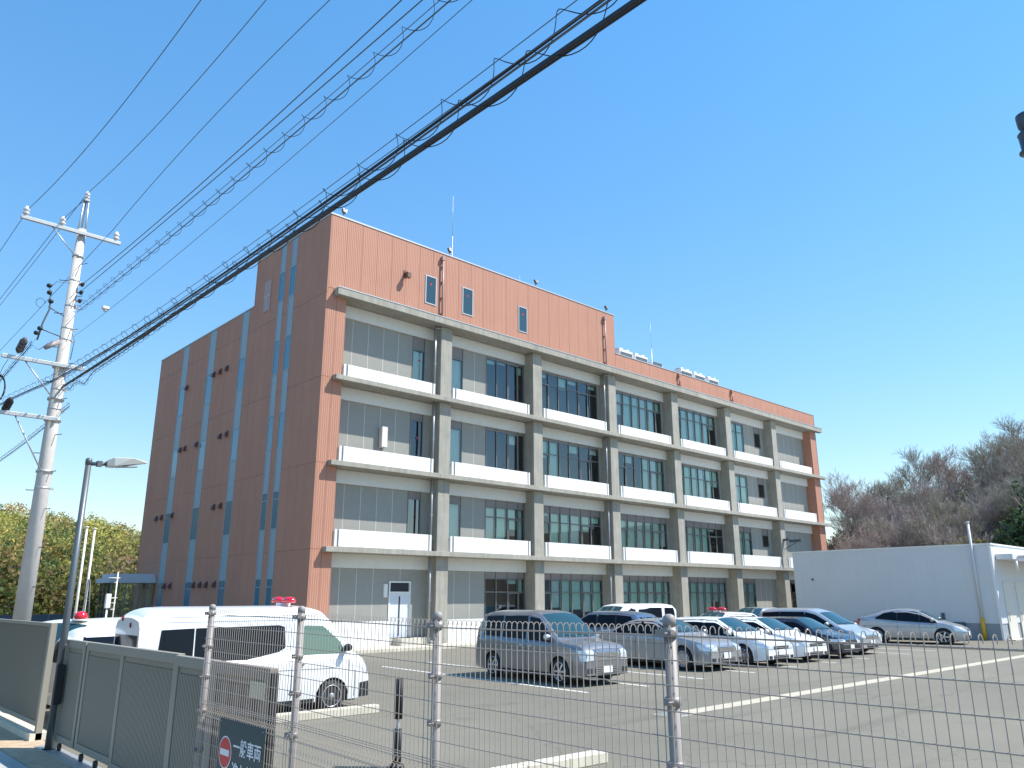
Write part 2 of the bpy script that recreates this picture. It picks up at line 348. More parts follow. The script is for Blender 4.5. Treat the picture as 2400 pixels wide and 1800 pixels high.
# --- slabs, beams, columns
for k, z in enumerate(T[1:]):
    b = MB(); b.box(.6, 51.9, -.38, -.005, z-.24, z); b.box(1.16, 50.34, -.005, .93, z-.24, z); b.obj('balcony_slab', CONC, B, bevel=.012)
b = MB(); b.box(.42, 52.0, -.40, -.005, 17.18, 17.55); b.box(1.16, 50.34, -.005, .93, 17.18, 17.55); b.obj('roof_canopy', CONC, B, bevel=.012)
b = MB(); b.box(.40, 52.02, -.42, -.38, 17.552, 17.60); b.obj('canopy_flashing', METALJ, B)
bays = []
for k in range(7):
    xl = 1.16 if k == 0 else X0+7.2*(k-1)+PW
    xr = X0+7.2*k-PW if k < 6 else 50.34
    bays.append((xl, xr))
for f in range(4):
    lo = .13 if f == 0 else T[f]
    for k in range(6):
        x = X0+7.2*k
        b = MB(); b.box(x-PW, x+PW, 0.0, .93, lo, SB[f]-.001); b.obj('column', CONC, B, bevel=.015)
    for xl, xr in bays:
        b = MB(); b.box(xl+.01, xr-.01, YW-.14, YW+.1, SB[f]-.67, SB[f]-.003); b.obj('beam', BEAM, B)
# --- balcony parapets
PH = {1: .84, 2: .78, 3: .68}
for f in (1, 2, 3):
    z = T[f]; h = PH[f]
    for k, (xl, xr) in enumerate(bays):
        a = xl+(.02 if k == 0 else .06); c = xr-(.42 if k < 6 else .5)
        b = MB(); b.box(a+.22, c-.22, -.10, .02, z+.03, z+h); b.obj('parapet', WHITEP, B, bevel=.008)
        for e0, e1 in ((a, a+.12), (c-.12, c)):
            b = MB(); b.box(e0, e1, -.085, .02, z+.03, z+h); b.obj('parapet_end', WHITEP, B)
        b = MB(); b.box(a+.13, a+.21, -.05, .01, z+.06, z+h-.05); b.box(c-.21, c-.13, -.05, .01, z+.06, z+h-.05)
        b.obj('parapet_gap', mat('parapet_gap_grey', (.30, .30, .31), .6), B)
        b = MB(); b.box(a, c, .02, .05, z+.005, z+.03); b.box(a, c, -.08, .02, z+.005, z+.029); b.obj('parapet_base', CONC, B)
# --- window walls
def window(x0, x1, z0, z1, cols, trans=None, infill=.4, blinds=None, seed=0, glass=None, sash=None, name='window'):
    """cols: fractions of mullion positions; trans: height of transom; blinds list per column of drop fraction"""
    rnd = random.Random(seed); glass = glass or GLASS
    xs = [x0]+[x0+(x1-x0)*c for c in cols]+[x1]
    zt = z1-infill
    fr = MB(); y0, y1 = YW-.03, YW+.05; w_ = .028
    fr.box(x0, x0+w_*1.3, y0, y1, z0, z1); fr.box(x1-w_*1.3, x1, y0, y1, z0, z1)
    fr.box(x0+w_*1.3, x1-w_*1.3, y0, y1, z0, z0+.05)
    fr.box(x0+w_*1.3, x1-w_*1.3, y0, y1, zt-.025, zt+.025)
    for x in xs[1:-1]: fr.box(x-w_, x+w_, y0-.02, y1, z0+.05, zt-.025); fr.box(x-.015, x+.015, y0-.005, y1, zt+.025, z1)
    if trans:
        for i in range(len(xs)-1): fr.box(xs[i]+w_*1.31, xs[i+1]-w_*1.31, y0+.005, y1, trans-.03, trans+.03)
    for s in (sash or []):
        a, c = xs[s]+.05, xs[s+1]-.05; lo = z0+.06; hi = (trans or zt)-.04
        fr.box(a, a+.045, y0-.035, y0-.001, lo, hi); fr.box(c-.045, c, y0-.035, y0-.001, lo, hi); fr.box(a+.045, c-.045, y0-.035, y0-.001, lo, lo+.05); fr.box(a+.045, c-.045, y0-.035, y0-.001, hi-.05, hi)
    F = fr.obj(name, FRAME, B)
    if infill > .05:
        b = MB(); b.box(x0+.04, x1-.04, YW+.0, YW+.035, zt+.026, z1-.001); b.obj('infill_panel', INFILL, F)
    for i in range(len(xs)-1):
        parts = [(z0+.05, (trans-.03) if trans else zt-.025)]+([(trans+.03, zt-.025)] if trans else [])
        for a, c in parts:
            b = MB(); b.add([(xs[i]+.03, YW+.012, a), (xs[i+1]-.03, YW+.012, a), (xs[i+1]-.03, YW+.012, c), (xs[i]+.03, YW+.012, c)], [(0, 1, 2, 3)])
            b.obj('pane', glass, F)
    if blinds:
        for i in range(len(xs)-1):
            d = blinds[i % len(blinds)]
            if d <= 0: continue
            zb = zt-(zt-z0)*d
            sh = MB(); n = 8; X = [xs[i]+.05+(xs[i+1]-xs[i]-.10)*j/(2*n) for j in range(2*n+1)]
            vs = []
            for j, x in enumerate(X): yy = YW+.17+(.025 if j % 2 else -.01); vs += [(x, yy, zb), (x, yy, zt-.03)]
            sh.add(vs, [(2*j, 2*j+2, 2*j+3, 2*j+1) for j in range(2*n)])
            sh.obj('blind', BLIND if (seed+i) % 3 else BLINDB, F)
    return F
def panels(x0, x1, z0, z1, n):
    b = MB(); b.box(x0, x1, YW+.03, YW+.09, z0, z1); b.obj('joint_backing', JOINT, B)
    for u, v in run(x0, x1, n):
        q = MB(); q.box(u+.004, v-.004, YW, YW+.029, z0+.01, z1-.002); q.obj('wall_panel', GREYP, B)
        if u > x0+.01: q = MB(); q.box(u-.016, u+.016, YW-.008, YW-.001, z0+.012, z1-.004); q.obj('joint_strip', JOINT, B)
def marker(x, z, y=YW-.05, s=.075):
    b = MB(); b.add([(x-s, y, z+s*.7), (x+s, y, z+s*.7), (x, y, z-s), (x-s, y+.004, z+s*.7), (x+s, y+.004, z+s*.7), (x, y+.004, z-s)], [(0, 2, 1), (3, 4, 5), (0, 1, 4, 3), (1, 2, 5, 4), (2, 0, 3, 5)]); b.obj('access_marker', RED, B)
rnd = random.Random(3)
for f in range(4):
    zb = T[f]+.0; zh = SB[f]-.67; z0w = T[f]+(.75 if f else .25); tr = [2.68, 6.86, None, None][f]; inf = [.38, .42, .16, .14][f]
    trw = [2.68, 6.86, zh-1.0 if f == 2 else zh-.85, zh-.85][f]
    # bay 0
    xl, xr = bays[0]
    if f == 0:
        panels(1.16, 4.98, zb, zh, 4); panels(6.34, xr, zb, zh, 1); panels(4.98, 6.34, 3.2, zh, 2)
    else:
        panels(1.16, 5.98, zb, zh, 5); window(5.98, 6.82, z0w, zh, [], None, .40 if f < 3 else .75, blinds=[1.0] if f == 3 else None, seed=f, glass=GLASS_D if f == 1 else GLASS); panels(6.82, xr, zb, zh, 1)
        panels(5.98, 6.82, zb, z0w, 1)
        if f in (2, 3): marker(6.42, zh-1.35)
    # bay 1
    xl, xr = bays[1]
    if f == 0:
        panels(xl, 11.4, zb, zh, 3)
    else:
        window(8.55, 9.6, z0w, zh, [], None, .42 if f < 3 else .7, blinds=[1.0], seed=f*3); panels(xl, 8.55, zb, zh, 1); panels(8.55, 9.6, zb, z0w, 1); panels(9.6, 11.4, zb, zh, 2)
        if f == 3: pass
    bl = {0: [0, 0, .1, .3], 1: [.95, .95, .6, .9], 2: [0, 0, .25, 0], 3: [.1, .05, 0, .2]}[f]
    window(11.4, 14.47, z0w, zh, [.27, .56, .84], trw if f < 2 else None, inf, blinds=bl, seed=f+5, sash=[2])
    panels(11.4, 14.47, zb, z0w, 3)
    # bays 2..4
    for k in (2, 3, 4):
        xl, xr = bays[k]
        blk = {(0, 2): [.0, .6, .7, .65, .7, .7], (0, 3): [.5, .55, .9, .8, .95, .6], (0, 4): [.98, 1, 1, .97, .5, 1],
               (1, 2): [.1, 1, 1, .9, .5, .2], (1, 3): [1, 1, 1, 1, .9, .8], (1, 4): [.9, 1, .95, 1, .1, 0],
               (2, 2): [.45, .9, 0, .2, 0, .15], (2, 3): [0, .2, 0, .95, 1, .9], (2, 4): [.6, .95, 1, 1, .95, .5],
               (3, 2): [.1, 0, .3, .1, 0, .1], (3, 3): [.6, .95, .9, .95, .9, .3], (3, 4): [.3, 1, 1, .97, 1, .4]}[(f, k)]
        cols = {2: [.16, .32, .48, .66, .83], 3: [.22, .39, .55, .71, .88], 4: [.17, .34, .5, .67, .84]}[k]
        window(xl+.5, xr-.28, z0w, zh, cols, trw if (f < 2 or k == 3) else trw, inf, blinds=blk, seed=f*7+k, sash=[0, 4])
        panels(xl+.5, xr-.28, zb, z0w, 6); panels(xl, xl+.5, zb, zh, 1); panels(xr-.28, xr, zb, zh, 1)
    # bay 5
    xl, xr = bays[5]
    window(38.05, 40.1, z0w, zh, [.46], trw, inf, blinds=[1, 1], seed=f+31); panels(38.05, 40.1, zb, z0w, 2); panels(xl, 38.05, zb, zh, 1)
    if f == 0: panels(40.1, xr, zb, zh, 4)
    else:
        panels(40.1, 41.8, zb, zh, 2); window(41.8, 42.75, z0w+.9, zh, [], None, .55, blinds=None, seed=f); panels(41.8, 42.75, zb, z0w+.9, 1); panels(42.75, xr, zb, zh, 1)
    # bay 6
    xl, xr = bays[6]
    if f == 0: window(xl, 46.6, .5, zh, [.33, .66], 2.7, .3, seed=90, glass=GLASS_D)
    panels(xl if f else 46.6, 49.6, zb, zh, 6 if f else 4); panels(49.6, xr, zb, zh, 1)
# side door of bay 0
D = MB(); D.box(4.99, 5.07, YW-.04, YW+.08, .45, 3.2); D.box(6.25, 6.33, YW-.04, YW+.08, .45, 3.2); D.box(5.07, 6.25, YW-.04, YW+.08, 3.12, 3.2); D.box(5.07, 6.25, YW-.04, YW+.08, 2.6, 2.68); D = D.obj('door', WHITEP, B)
b = MB(); b.box(5.07, 6.25, YW-.0, YW+.04, .45, 2.6); b.obj('door_leaf', mat('pale_door', (.66, .69, .74), .45), D)
b = MB(); b.box(5.13, 6.19, YW+.01, YW+.05, 2.7, 3.1); b.obj('transom_light', DARK, D)
b = MB(); b.box(5.63, 5.69, YW-.03, YW-.001, .55, 2.45); b.obj('door_gap', DARK, D)
b = MB(); b.box(4.66, 4.86, YW-.1, YW, 2.4, 3.05); b.obj('wall_light', WHITEP, B)
b = MB(); b.box(4.98, 6.34, -.35, YW, .12, .44); b.obj('door_step', CONC_L, B)
# wall-mounted box on the second balcony
b = MB(); b.box(4.0, 4.35, YW-.32, YW-.03, T[2]+1.15, T[2]+2.25); b.obj('wall_unit', mat('cream_unit', (.72, .66, .60), .5), B, bevel=.02)
# ground floor plinth
b = MB(); b.box(1.16, 4.6, -.0, .14, .12, 1.28); b.obj('plinth_wall', WHITEP, B)
b = MB(); b.box(8.12, 14.5, -.0, .14, .12, 1.28); b.obj('plinth_wall', WHITEP, B)
b = MB(); b.box(15.32, 43.3, -.0, .14, .12, .7); b.obj('plinth_wall', CONC_L, B)
b = MB(); b.box(1.16, 50.3, .3, .84, .11, .44); b.obj('base', CONC_L, B)
# down-pipes
for X in (X0-PW-.32, X0+14.4-PW-.3):
    for f in range(4):
        lo = (.35 if f == 0 else T[f]+.0); hi = SB[f]-.002
        b = MB(); b.tube([(X, .12, lo), (X, .12, hi)], .055, 10); 
        for z in (lo+.7, lo+1.9, lo+3.1): b.cbox((X, .12, z), (.15, .09, .04))
        b.obj('downpipe', PIPE, B)
    b = MB(); b.tube([(X, .12, 16.95), (X+.1, .10, 17.03), (X+.5, .05, 17.07)], .05, 8); b.obj('pipe_elbow', PIPE, B)
b = MB(); b.tube([(X0-PW-.32, .12, .36), (X0-PW-.32, -.02, .25), (X0-PW-.32, -.2, .22)], .06, 8); b.obj('pipe_shoe', PIPE, B)
for X, zt in ((7.24, 21.15), (21.45, 21.0), (29.95, 18.5), (37.25, 18.5)):
    b = MB(); b.tube([(X, -.13, zt), (X, -.13, 17.62)], .055, 8); b.box(X-.1, X+.1, -.2, -.01, zt-.02, zt+.22)
    for z in np.arange(17.9, zt, .95): b.cbox((X, -.07, z), (.14, .13, .03))
    b.obj('downpipe', PIPET if zt < 20 else mat('mauve_pipe', (.40, .27, .26), .4), B)
# windows of the top block
for x0, x1, z0, z1 in ((6.1, 6.88, 18.27, 19.97), (8.78, 9.6, 18.3, 19.98), (13.28, 14.04, 18.28, 19.96)):
    fr = MB(); y = -.03
    fr.box(x0, x0+.06, y, .02, z0, z1); fr.box(x1-.06, x1, y, .02, z0, z1); fr.box(x0+.06, x1-.06, y, .02, z0, z0+.06); fr.box(x0+.06, x1-.06, y, .02, z1-.06, z1)
    F = fr.obj('window', METALJ, B)
    q = MB(); q.box(x0+.06, x1-.06, -.012, .03, z0+.06, z1-.06); q.obj('pane', mat('blue_grey_glass', (.035, .07, .09), .05, spec=.8), F)
    q = MB(); xm = (x0+x1)/2; zz = z1-.5; q.add([(xm-.08, -.02, zz+.06), (xm+.08, -.02, zz+.06), (xm, -.02, zz-.08)], [(0, 2, 1)]); q.obj('access_marker', RED, F)
b = MB(); b.tube([(4.72, -.02, 19.6), (4.72, -.3, 19.55)], .1, 10); b.cbox((4.72, -.32, 19.43), (.22, .2, .28)); b.box(4.6, 4.84, -.03, -.001, 19.4, 19.8); b.obj('wall_lamp', mat('brown_lamp', (.16, .09, .06), .5), B)
# roof lights on brackets
for X in (.75, 7.85, 14.95, 21.9):
    t = thing('roof_floodlight', {.75: 'small dark floodlight on the roof edge nearest the left corner', 7.85: 'small dark floodlight on the roof edge beside the tall lightning rod', 14.95: 'small dark floodlight on the roof edge above the right-hand narrow window', 21.9: 'small dark floodlight at the step end of the roof edge'}[X], 'floodlight', (X, .12, 21.68), 0, 'floodlights on the roof edge')
    b = MB(); b.tube([(0, 0, 0), (0, 0, .22)], .03, 6); b.cbox((0, 0, .02), (.3, .14, .04)); b.obj('bracket', GALV, t)
    b = MB(); b.cbox((0, 0, 0), (.16, .14, .30), Matrix.Translation((0, -.02, .38)) @ Matrix.Rotation(R(-25), 4, 'X')); b.obj('lamp_head', mat('lamp_dark', (.05, .05, .055), .4), t)
    b = MB(); b.cbox((0, 0, 0), (.10, .12, .26), Matrix.Translation((.14, .02, .40)) @ Matrix.Rotation(R(20), 4, 'Y')); b.obj('lamp_shield', GALV, t)
b = MB(); b.box(43.6, 43.9, -.5, -.001, 6.9, 7.05); b.box(43.7, 43.8, -1.5, -.5, 6.75, 6.95); b.tube([(43.75, -.02, 6.2), (43.75, -1.2, 6.78)], .03, 6); b.obj('wall_bracket', mat('bracket_dark', (.08, .09, .11), .5), B)
t = thing('low_wall', 'low beige boundary wall before the building base, just left of the blank white annex', 'wall', (45.5, -2.3, 0))
b = MB(); b.box(-4.5, 4.8, -.1, .1, -.02, 1.8); b.obj('wall', CONC_L, t); b = MB(); b.box(-4.55, 4.85, -.14, .14, 1.8, 1.88); b.obj('coping', CONC_L, t)
# masts
for (x, y, z0, h, lb) in ((12.69, 6, 21.6, 8.1, 'tall grey lightning rod on the upper roof'), (24.85, 12, 18.4, 10.7, 'thin distant lightning rod showing above the upper roof edge'), (32.2, 4, 18.4, 6.1, 'grey lightning rod on the lower roof between the outdoor units')):
    t = thing('lightning_rod', lb, 'lightning rod', (x, y, z0))
    b = MB(); b.tube([(0, 0, 0), (0, 0, h*.62)], .035, 6); b.obj('mast', GALV, t)
    b = MB(); b.tube([(0, 0, h*.62), (0, 0, h)], .014, 5); b.obj('tip', GALV, t)
    b = MB(); b.cbox((0, 0, .05), (.4, .4, .1)); b.obj('base_plate', GALV, t)
# outdoor units behind the low parapet
for i, (a, c, dz) in enumerate(((26.3, 27.9, 0), (28.2, 29.8, -.02), (30.3, 31.7, -.28), (34.2, 35.8, 0), (36.1, 37.7, 0), (38.2, 39.75, 0))):
    t = thing('outdoor_unit', ['white outdoor unit on the low roof right beside the taller block', 'white outdoor unit second from the taller block on the low roof', 'lower white outdoor unit beside the lightning rod, mostly hidden by the parapet', 'white outdoor unit just right of the dark aerial loops on the roof', 'white outdoor unit in the middle of the right-hand roof trio', 'rightmost white outdoor unit on the low roof'][i], 'air conditioner', ((a+c)/2, 3, 18.4), 0, 'outdoor units on the low roof')
    w_ = (c-a)/2; zt = 2.2+dz
    b = MB(); b.box(-w_, w_, -.4, .4, .15, zt); b.obj('casing', mat('unit_white', (.75, .76, .76), .5), t, bevel=.02)
    b = MB()
    for j in range(11): b.box(-w_+.1, w_-.1, -.43, -.401, .3+j*.16, .40+j*.16)
    b.obj('grille', mat('unit_dark', (.08, .09, .10), .5), t)
    b = MB(); b.lathe([(.34, 0), (.36, .1), (.30, .1), (.28, .02)], 14, Matrix.Translation((-w_/2, 0, zt))); b.lathe([(.34, 0), (.36, .1), (.30, .1), (.28, .02)], 14, Matrix.Translation((w_/2, 0, zt))); b.obj('fan_guard', GALV, t)
    b = MB(); b.box(-w_, w_, -.35, -.25, 0, .15); b.box(-w_, w_, .25, .35, 0, .15); b.obj('foot', GALV, t)
t = thing('roof_aerial', 'cluster of dark looped aerials and pipes on the low roof', 'aerial', (32.6, 1.2, 18.4))
b = MB(); b.tube([(-1.2, 0, .85), (1.1, 0, .80)], .04, 6); b.tube([(-1, 0, 0), (-1, 0, .9)], .03, 5); b.tube([(.9, 0, 0), (.9, 0, .9)], .03, 5); b.obj('rail', mat('aerial_dark', (.10, .10, .11), .5), t)
for j, (x, r_) in enumerate(((-.95, .12), (-.3, .2), (.15, .24), (.75, .26))):
    b = MB(); b.tube([(x+r_*math.cos(a), 0, .98+r_*1.1*math.sin(a)) for a in np.linspace(0, 2*math.pi, 13)], .03, 5); b.obj('loop', MATS['aerial_dark'], t)
# entrance pavilion at the far end of the end wall
t = thing('entrance_pavilion', 'glazed entrance pavilion with a flat pale roof at the far end of the building', 'pavilion', (-1.3, 20.7, 0))
b = MB(); b.box(-1.45, 1.28, -1.4, 1.3, 3.3, 3.58); b.box(-1.2, 1.28, -1.2, 1.1, 3.58, 3.85); b.obj('roof', mat('pavilion_roof', (.50, .55, .60), .5), t)
b = MB(); b.box(-1.25, 1.2, -1.1, 1.0, .02, .1); b.obj('floor', CONC_L, t)
for i, x in enumerate(np.linspace(-1.25, 1.2, 7)):
    b = MB(); b.box(x-.035, x+.035, -1.25, -1.17, .02, 3.3); b.obj('mullion', FRAME, t)
for i in range(6):
    a = -1.25+i*.4083; b = MB(); b.box(a+.036, a+.372, -1.22, -1.20, .05, 3.28); b.obj('pane', GLASS, t)
for y in np.linspace(-1.1, 1.0, 4):
    b = MB(); b.box(-1.31, -1.25, y-.03, y+.03, .02, 3.3); b.obj('mullion', FRAME, t)
b = MB(); b.box(-1.29, -1.27, -1.06, .96, .05, 3.28); b.obj('side_pane', GLASS, t)
# ================================================================== VEHICLES
def paint(name, col, metal=.0, rough=.35, coat=.7): return mat(name, col, rough, metal, coat=coat)
def interp(tab, x):
    xs = [t[0] for t in tab]; ys = [t[1] for t in tab]
    if x <= xs[0]: return ys[0]
    if x >= xs[-1]: return ys[-1]
    for i in range(len(xs)-1):
        if x <= xs[i+1]:
            t = (x-xs[i])/(xs[i+1]-xs[i]); return ys[i]+(ys[i+1]-ys[i])*t
def smooth(tab):     # monotone-ish smoothing by cosine of a dense resample
    def f(x):
        return sum(interp(tab, x+d)*w_ for d, w_ in ((-.09, .2), (-.045, .2), (0, .2), (.045, .2), (.09, .2)))
    return f
def make_car(S, pm, label, cat, loc, rz, group=None, name='parked_car', scale=1.0):
    """local frame: +x forward, origin at ground centre.  S: L, W, top (profile of the centre line), belt, tumble, wheels, side windows..."""
    L, W = S['L'], S['W']; h = L/2; hw = W/2
    top = smooth(S['top']); belt = smooth(S['belt']); tum = S.get('tum', .42); crown = S.get('crown', .05)
    wx = S['wx']; R_ = S.get('R', .33); zb = S.get('zb', .2)
    ta, tb = S.get('taper', (.16, .10))
    def wid(x):
        f = 1.0
        a = S.get('nose', .7)
        if x > h-a: f -= ta*((x-(h-a))/a)**2.2
        if x < -h+.5: f -= tb*((-h+.5-x)/.5)**2
        return hw*f
    def low(x):
        z = zb+(.06*max(0, (abs(x)-h+.5)/.5)**2)
        for c in wx:
            d = abs(x-c); ra = R_+.065
            if d < ra: z = max(z, R_*.98+math.sqrt(max(ra*ra-d*d, 0)))
        return z
    def sect(x):      # half section from the sill to the roof centre: list of (y, z)
        w0 = wid(x); zl = low(x); zt = top(x); zbt = min(belt(x), zt-.02); pts = []
        for t in (0, .12, .3, .5, .7, .88, 1):
            z = zl+(zbt-zl)*t
            hh = (z-zb)/(max(zbt-zb, .1))
            y = w0*(.955+.045*math.sin(math.pi*min(1, max(0, hh*.78+.18))))
            pts.append((y, z))
        yb = pts[-1][0]; H = zt-zbt; rc = min(S.get('rc', .16), H*.75); yr = yb-.012-tum*max(0, H-rc)
        pts.append((yb-.012, zbt+.004)) 
        for t in (.33, .66, 1): pts.append((yb-.012+(yr-yb+.012)*t, zbt+(H-rc-crown*.0)*t+.004*(1-t)))
        for a in (22, 45, 68, 90): 
            q = R(a); pts.append((yr-rc*.9*(1-math.cos(q)), zt-crown-rc+rc*math.sin(q)) if H > crown+rc else (yr-rc*.9*(1-math.cos(q)), zbt+(H-rc)+(rc-min(crown, H*.4))*math.sin(q)))
        ye = pts[-1][0]; ze = pts[-1][1]
        for t in (.66, .33, 0): pts.append((ye*t, zt-(zt-ze)*t*t))
        return pts
    def side_y(x, z, off=.006):
        p = sect(x)
        for i in range(len(p)-1):
            if p[i][1]-1e-6 <= z <= p[i+1][1] and p[i+1][1] > p[i][1]:
                t = (z-p[i][1])/(p[i+1][1]-p[i][1]); return p[i][0]+(p[i+1][0]-p[i][0])*t+off
        return p[0][0]+off if z < p[0][1] else p[-4][0]+off
    def top_z(x, y, off=.006):
        p = sect(x)[7:]; y = abs(y)
        for i in range(len(p)-1):
            if p[i+1][0] <= y <= p[i][0]:
                t = (p[i][0]-y)/max(p[i][0]-p[i+1][0], 1e-6); return p[i][1]+(p[i+1][1]-p[i][1])*t+off
        return p[0][1]+off
    t = thing(name, label, cat, loc, rz, group); t.scale = (scale,)*3
    st = sorted(set([round(x, 3) for x in np.linspace(-h, h, int(L/.075))]+[round(c+d, 3) for c in wx for d in (-R_-.066, -R_-.05, -R_*.9, R_*.9, R_+.05, R_+.066)]))
    b = MB(); rows = None; vs = []
    for x in st:
        p = sect(x); full = [(x, y, z) for y, z in p]+[(x, -y, z) for y, z in reversed(p[:-1])]
        rows = len(full); vs += full
    n = len(st)
    fs = [(i*rows+j, i*rows+j+1, (i+1)*rows+j+1, (i+1)*rows+j) for i in range(n-1) for j in range(rows-1)]
    fs += [tuple(range(rows)), tuple(reversed([(n-1)*rows+j for j in range(rows)]))]
    fs = [tuple(reversed(f)) for f in fs]
    b.add(vs, fs, True); b.sm[-2:] = [False, False]; body = b.obj('body', pm, t)
    # floor pan and wheel wells
    b = MB(); b.box(-h+.25, h-.3, -hw+.17, hw-.17, zb+.02, .62)
    for c in wx: b.box(c-R_-.05, c+R_+.05, -hw+.10, hw-.10, R_*1.2, R_*2+.12)
    b.obj('underbody', BLACK, t)
    b = MB(); b.box(-h+.3, h-.35, -hw+.06, hw-.06, zb-.03, zb+.06); b.obj('sill_trim', BLACK if S.get('blacksill') else DARK, t)
    # wheels
    tw = .2
    for c in wx:
        for s in (-1, 1):
            M = Matrix.Translation((c, s*(hw-.115), R_)) @ Matrix.Rotation(R(90), 4, 'X')
            wb = MB(); wb.lathe([(R_*.66, -.10), (R_*.93, -.105), (R_, -.08), (R_, .08), (R_*.93, .105), (R_*.66, .10)], 28, M); 
            wo = wb.obj('wheel', TYRE, t)
            rb = MB(); yo = s*(hw-.115)
            Mo = Matrix.Translation((c, yo+s*.10, R_)) @ Matrix.Rotation(R(90)*(-s), 4, 'X')
            rb.lathe([(R_*.70, -.06), (R_*.70, .012), (R_*.65, .014), (R_*.63, -.05)], 26, Mo)
            ns = S.get('spokes', 10)
            if S.get('steel'): rb.lathe([(R_*.60, -.03), (R_*.52, -.012), (R_*.40, -.03), (R_*.2, .0), (.03, .004)], 20, Mo); ns = 0
            for k in range(ns):
                A = Mo @ Matrix.Rotation(2*math.pi*k/ns, 4, 'Z')
                rb.add([(0.03, -.022, .012), (.03, .022, .012), (R_*.66, .030, .0), (R_*.66, -.030, .0), (0.03, -.022, -.03), (.03, .022, -.03), (R_*.66, .030, -.04), (R_*.66, -.030, -.04)], [(0, 3, 2, 1), (0, 4, 7, 3), (1, 2, 6, 5)], M=A)
            rb.lathe([(.06, -.03), (.06, .018), (.03, .024)], 12, Mo)
            rb.obj('rim', RIM if not S.get('steel') else mat('steel_wheel', (.42, .43, .44), .4, .6), wo)
            db = MB(); db.lathe([(R_*.66, -.075), (R_*.66, -.07)], 20, Mo); db.obj('brake_disc', BLACK, wo)
    # side glass
    def side_poly(name, poly, m, off=.008, parent=t, thick=False):
        for s in (-1, 1):
            q = MB(); n_ = len(poly)
            # triangulate as a grid: resample upper & lower chains over x
            xs_ = sorted(set([p[0] for p in poly]+list(np.linspace(min(p[0] for p in poly), max(p[0] for p in poly), 26))))
            def rng(x):
                zs_ = []
                for i in range(n_):
                    a, c = poly[i], poly[(i+1) % n_]
                    if (a[0]-x)*(c[0]-x) <= 0 and a[0] != c[0]: zs_.append(a[1]+(c[1]-a[1])*(x-a[0])/(c[0]-a[0]))
                    elif a[0] == c[0] == x: zs_ += [a[1], c[1]]
                return min(zs_), max(zs_)
            vs = []
            for x in xs_:
                z0, z1 = rng(x)
                for k in range(4): z = z0+(z1-z0)*k/3; vs.append((x, s*side_y(x, z, off), z))
            k = len(xs_); fs = [(4*i+j, 4*i+j+1, 4*i+j+5, 4*i+j+4) for i in range(k-1) for j in range(3)]
            if s < 0: fs = [tuple(reversed(f)) for f in fs]
            q.add(vs, fs, True); q.obj(name, m, parent)
    for poly in S['win']: side_poly('side_window', poly, CARGL)
    if S.get('bp'):
        xs_ = sorted(set(p[0] for w_ in S['win'] for p in w_)); env = []
        for x in xs_:
            zz = []
            for w_ in S['win']:
                for i in range(len(w_)):
                    a_, c_ = w_[i], w_[(i+1) % len(w_)]
                    if min(a_[0], c_[0]) <= x <= max(a_[0], c_[0]): zz += [a_[1], c_[1]] if a_[0] == c_[0] else [a_[1]+(c_[1]-a_[1])*(x-a_[0])/(c_[0]-a_[0])]
            env.append((x, min(zz)-.02, max(zz)+.015))
        for s in (-1, 1):
            q = MB(); vs = []
            for x, z0, z1 in env: vs += [(x, s*side_y(x, z0+(z1-z0)*k/4, .004), z0+(z1-z0)*k/4) for k in range(5)]
            fs = [(5*i+j, 5*i+j+1, 5*i+j+6, 5*i+j+5) for i in range(len(env)-1) for j in range(4)]
            q.add(vs, fs if s > 0 else [tuple(reversed(f)) for f in fs], True); q.obj('window_trim', BLACK, t)
    for za, zb_ in ((.0, .075),):
        side_poly('rocker_trim', [(min(wx)+R_+.10, zb+za+.005), (min(wx)+R_+.10, zb+zb_), (max(wx)-R_-.10, zb+zb_), (max(wx)-R_-.10, zb+za+.005)], BLACK, .006)
    zc_ = belt(0)-.20
    side_poly('side_crease_shade', [(-h+.35, zc_), (-h+.35, zc_+.012), (max(wx)+.1, zc_-.03), (max(wx)+.1, zc_-.042)], mat('crease_shadow', (.12, .12, .13), .6), .005)  # flat dark strip paints the shade line of a body crease
    for xx_ in (h-.42, -h+.42):
        for s in (-1, 1):
            q = MB(); vs = []
            for k in range(5): z = zb+.06+(belt(xx_)-.32-zb)*k/4; yy = s*side_y(xx_, z, .005); vs += [(xx_-.006, yy, z), (xx_+.006, yy, z)]
            q.add(vs, [(2*i, 2*i+1, 2*i+3, 2*i+2) for i in range(4)]); q.obj('bumper_seam', DARK, t)
    if S.get('frontwin'): side_poly('side_window', S['frontwin'], S.get('fwm', CARGL))
    # windscreen and rear window (grids on the top surface)
    def top_patch(name, xa, xb, ya, yb, m, off=.007, bow=0):
        q = MB(); nx, ny = 10, 12; vs = []
        for i in range(nx+1):
            u = i/nx; wdt = ya+(yb-ya)*u
            for j in range(ny+1):
                v = -1+2*j/ny; x = xa+(xb-xa)*u - bow*v*v*(1-u*.6); y = wdt*v; vs.append((x, y, top_z(x, y, off)))
        fs = [(i*(ny+1)+j, (i+1)*(ny+1)+j, (i+1)*(ny+1)+j+1, i*(ny+1)+j+1) for i in range(nx) for j in range(ny)]
        if xb < xa: fs = [tuple(reversed(f)) for f in fs]
        q.add(vs, [tuple(reversed(f)) for f in fs], True); q.obj(name, m, t)
    top_patch('windscreen', *S['ws'], CARWS, bow=.10)
    if 'rw' in S: top_patch('rear_window', *S['rw'], CARGL, bow=-.05)
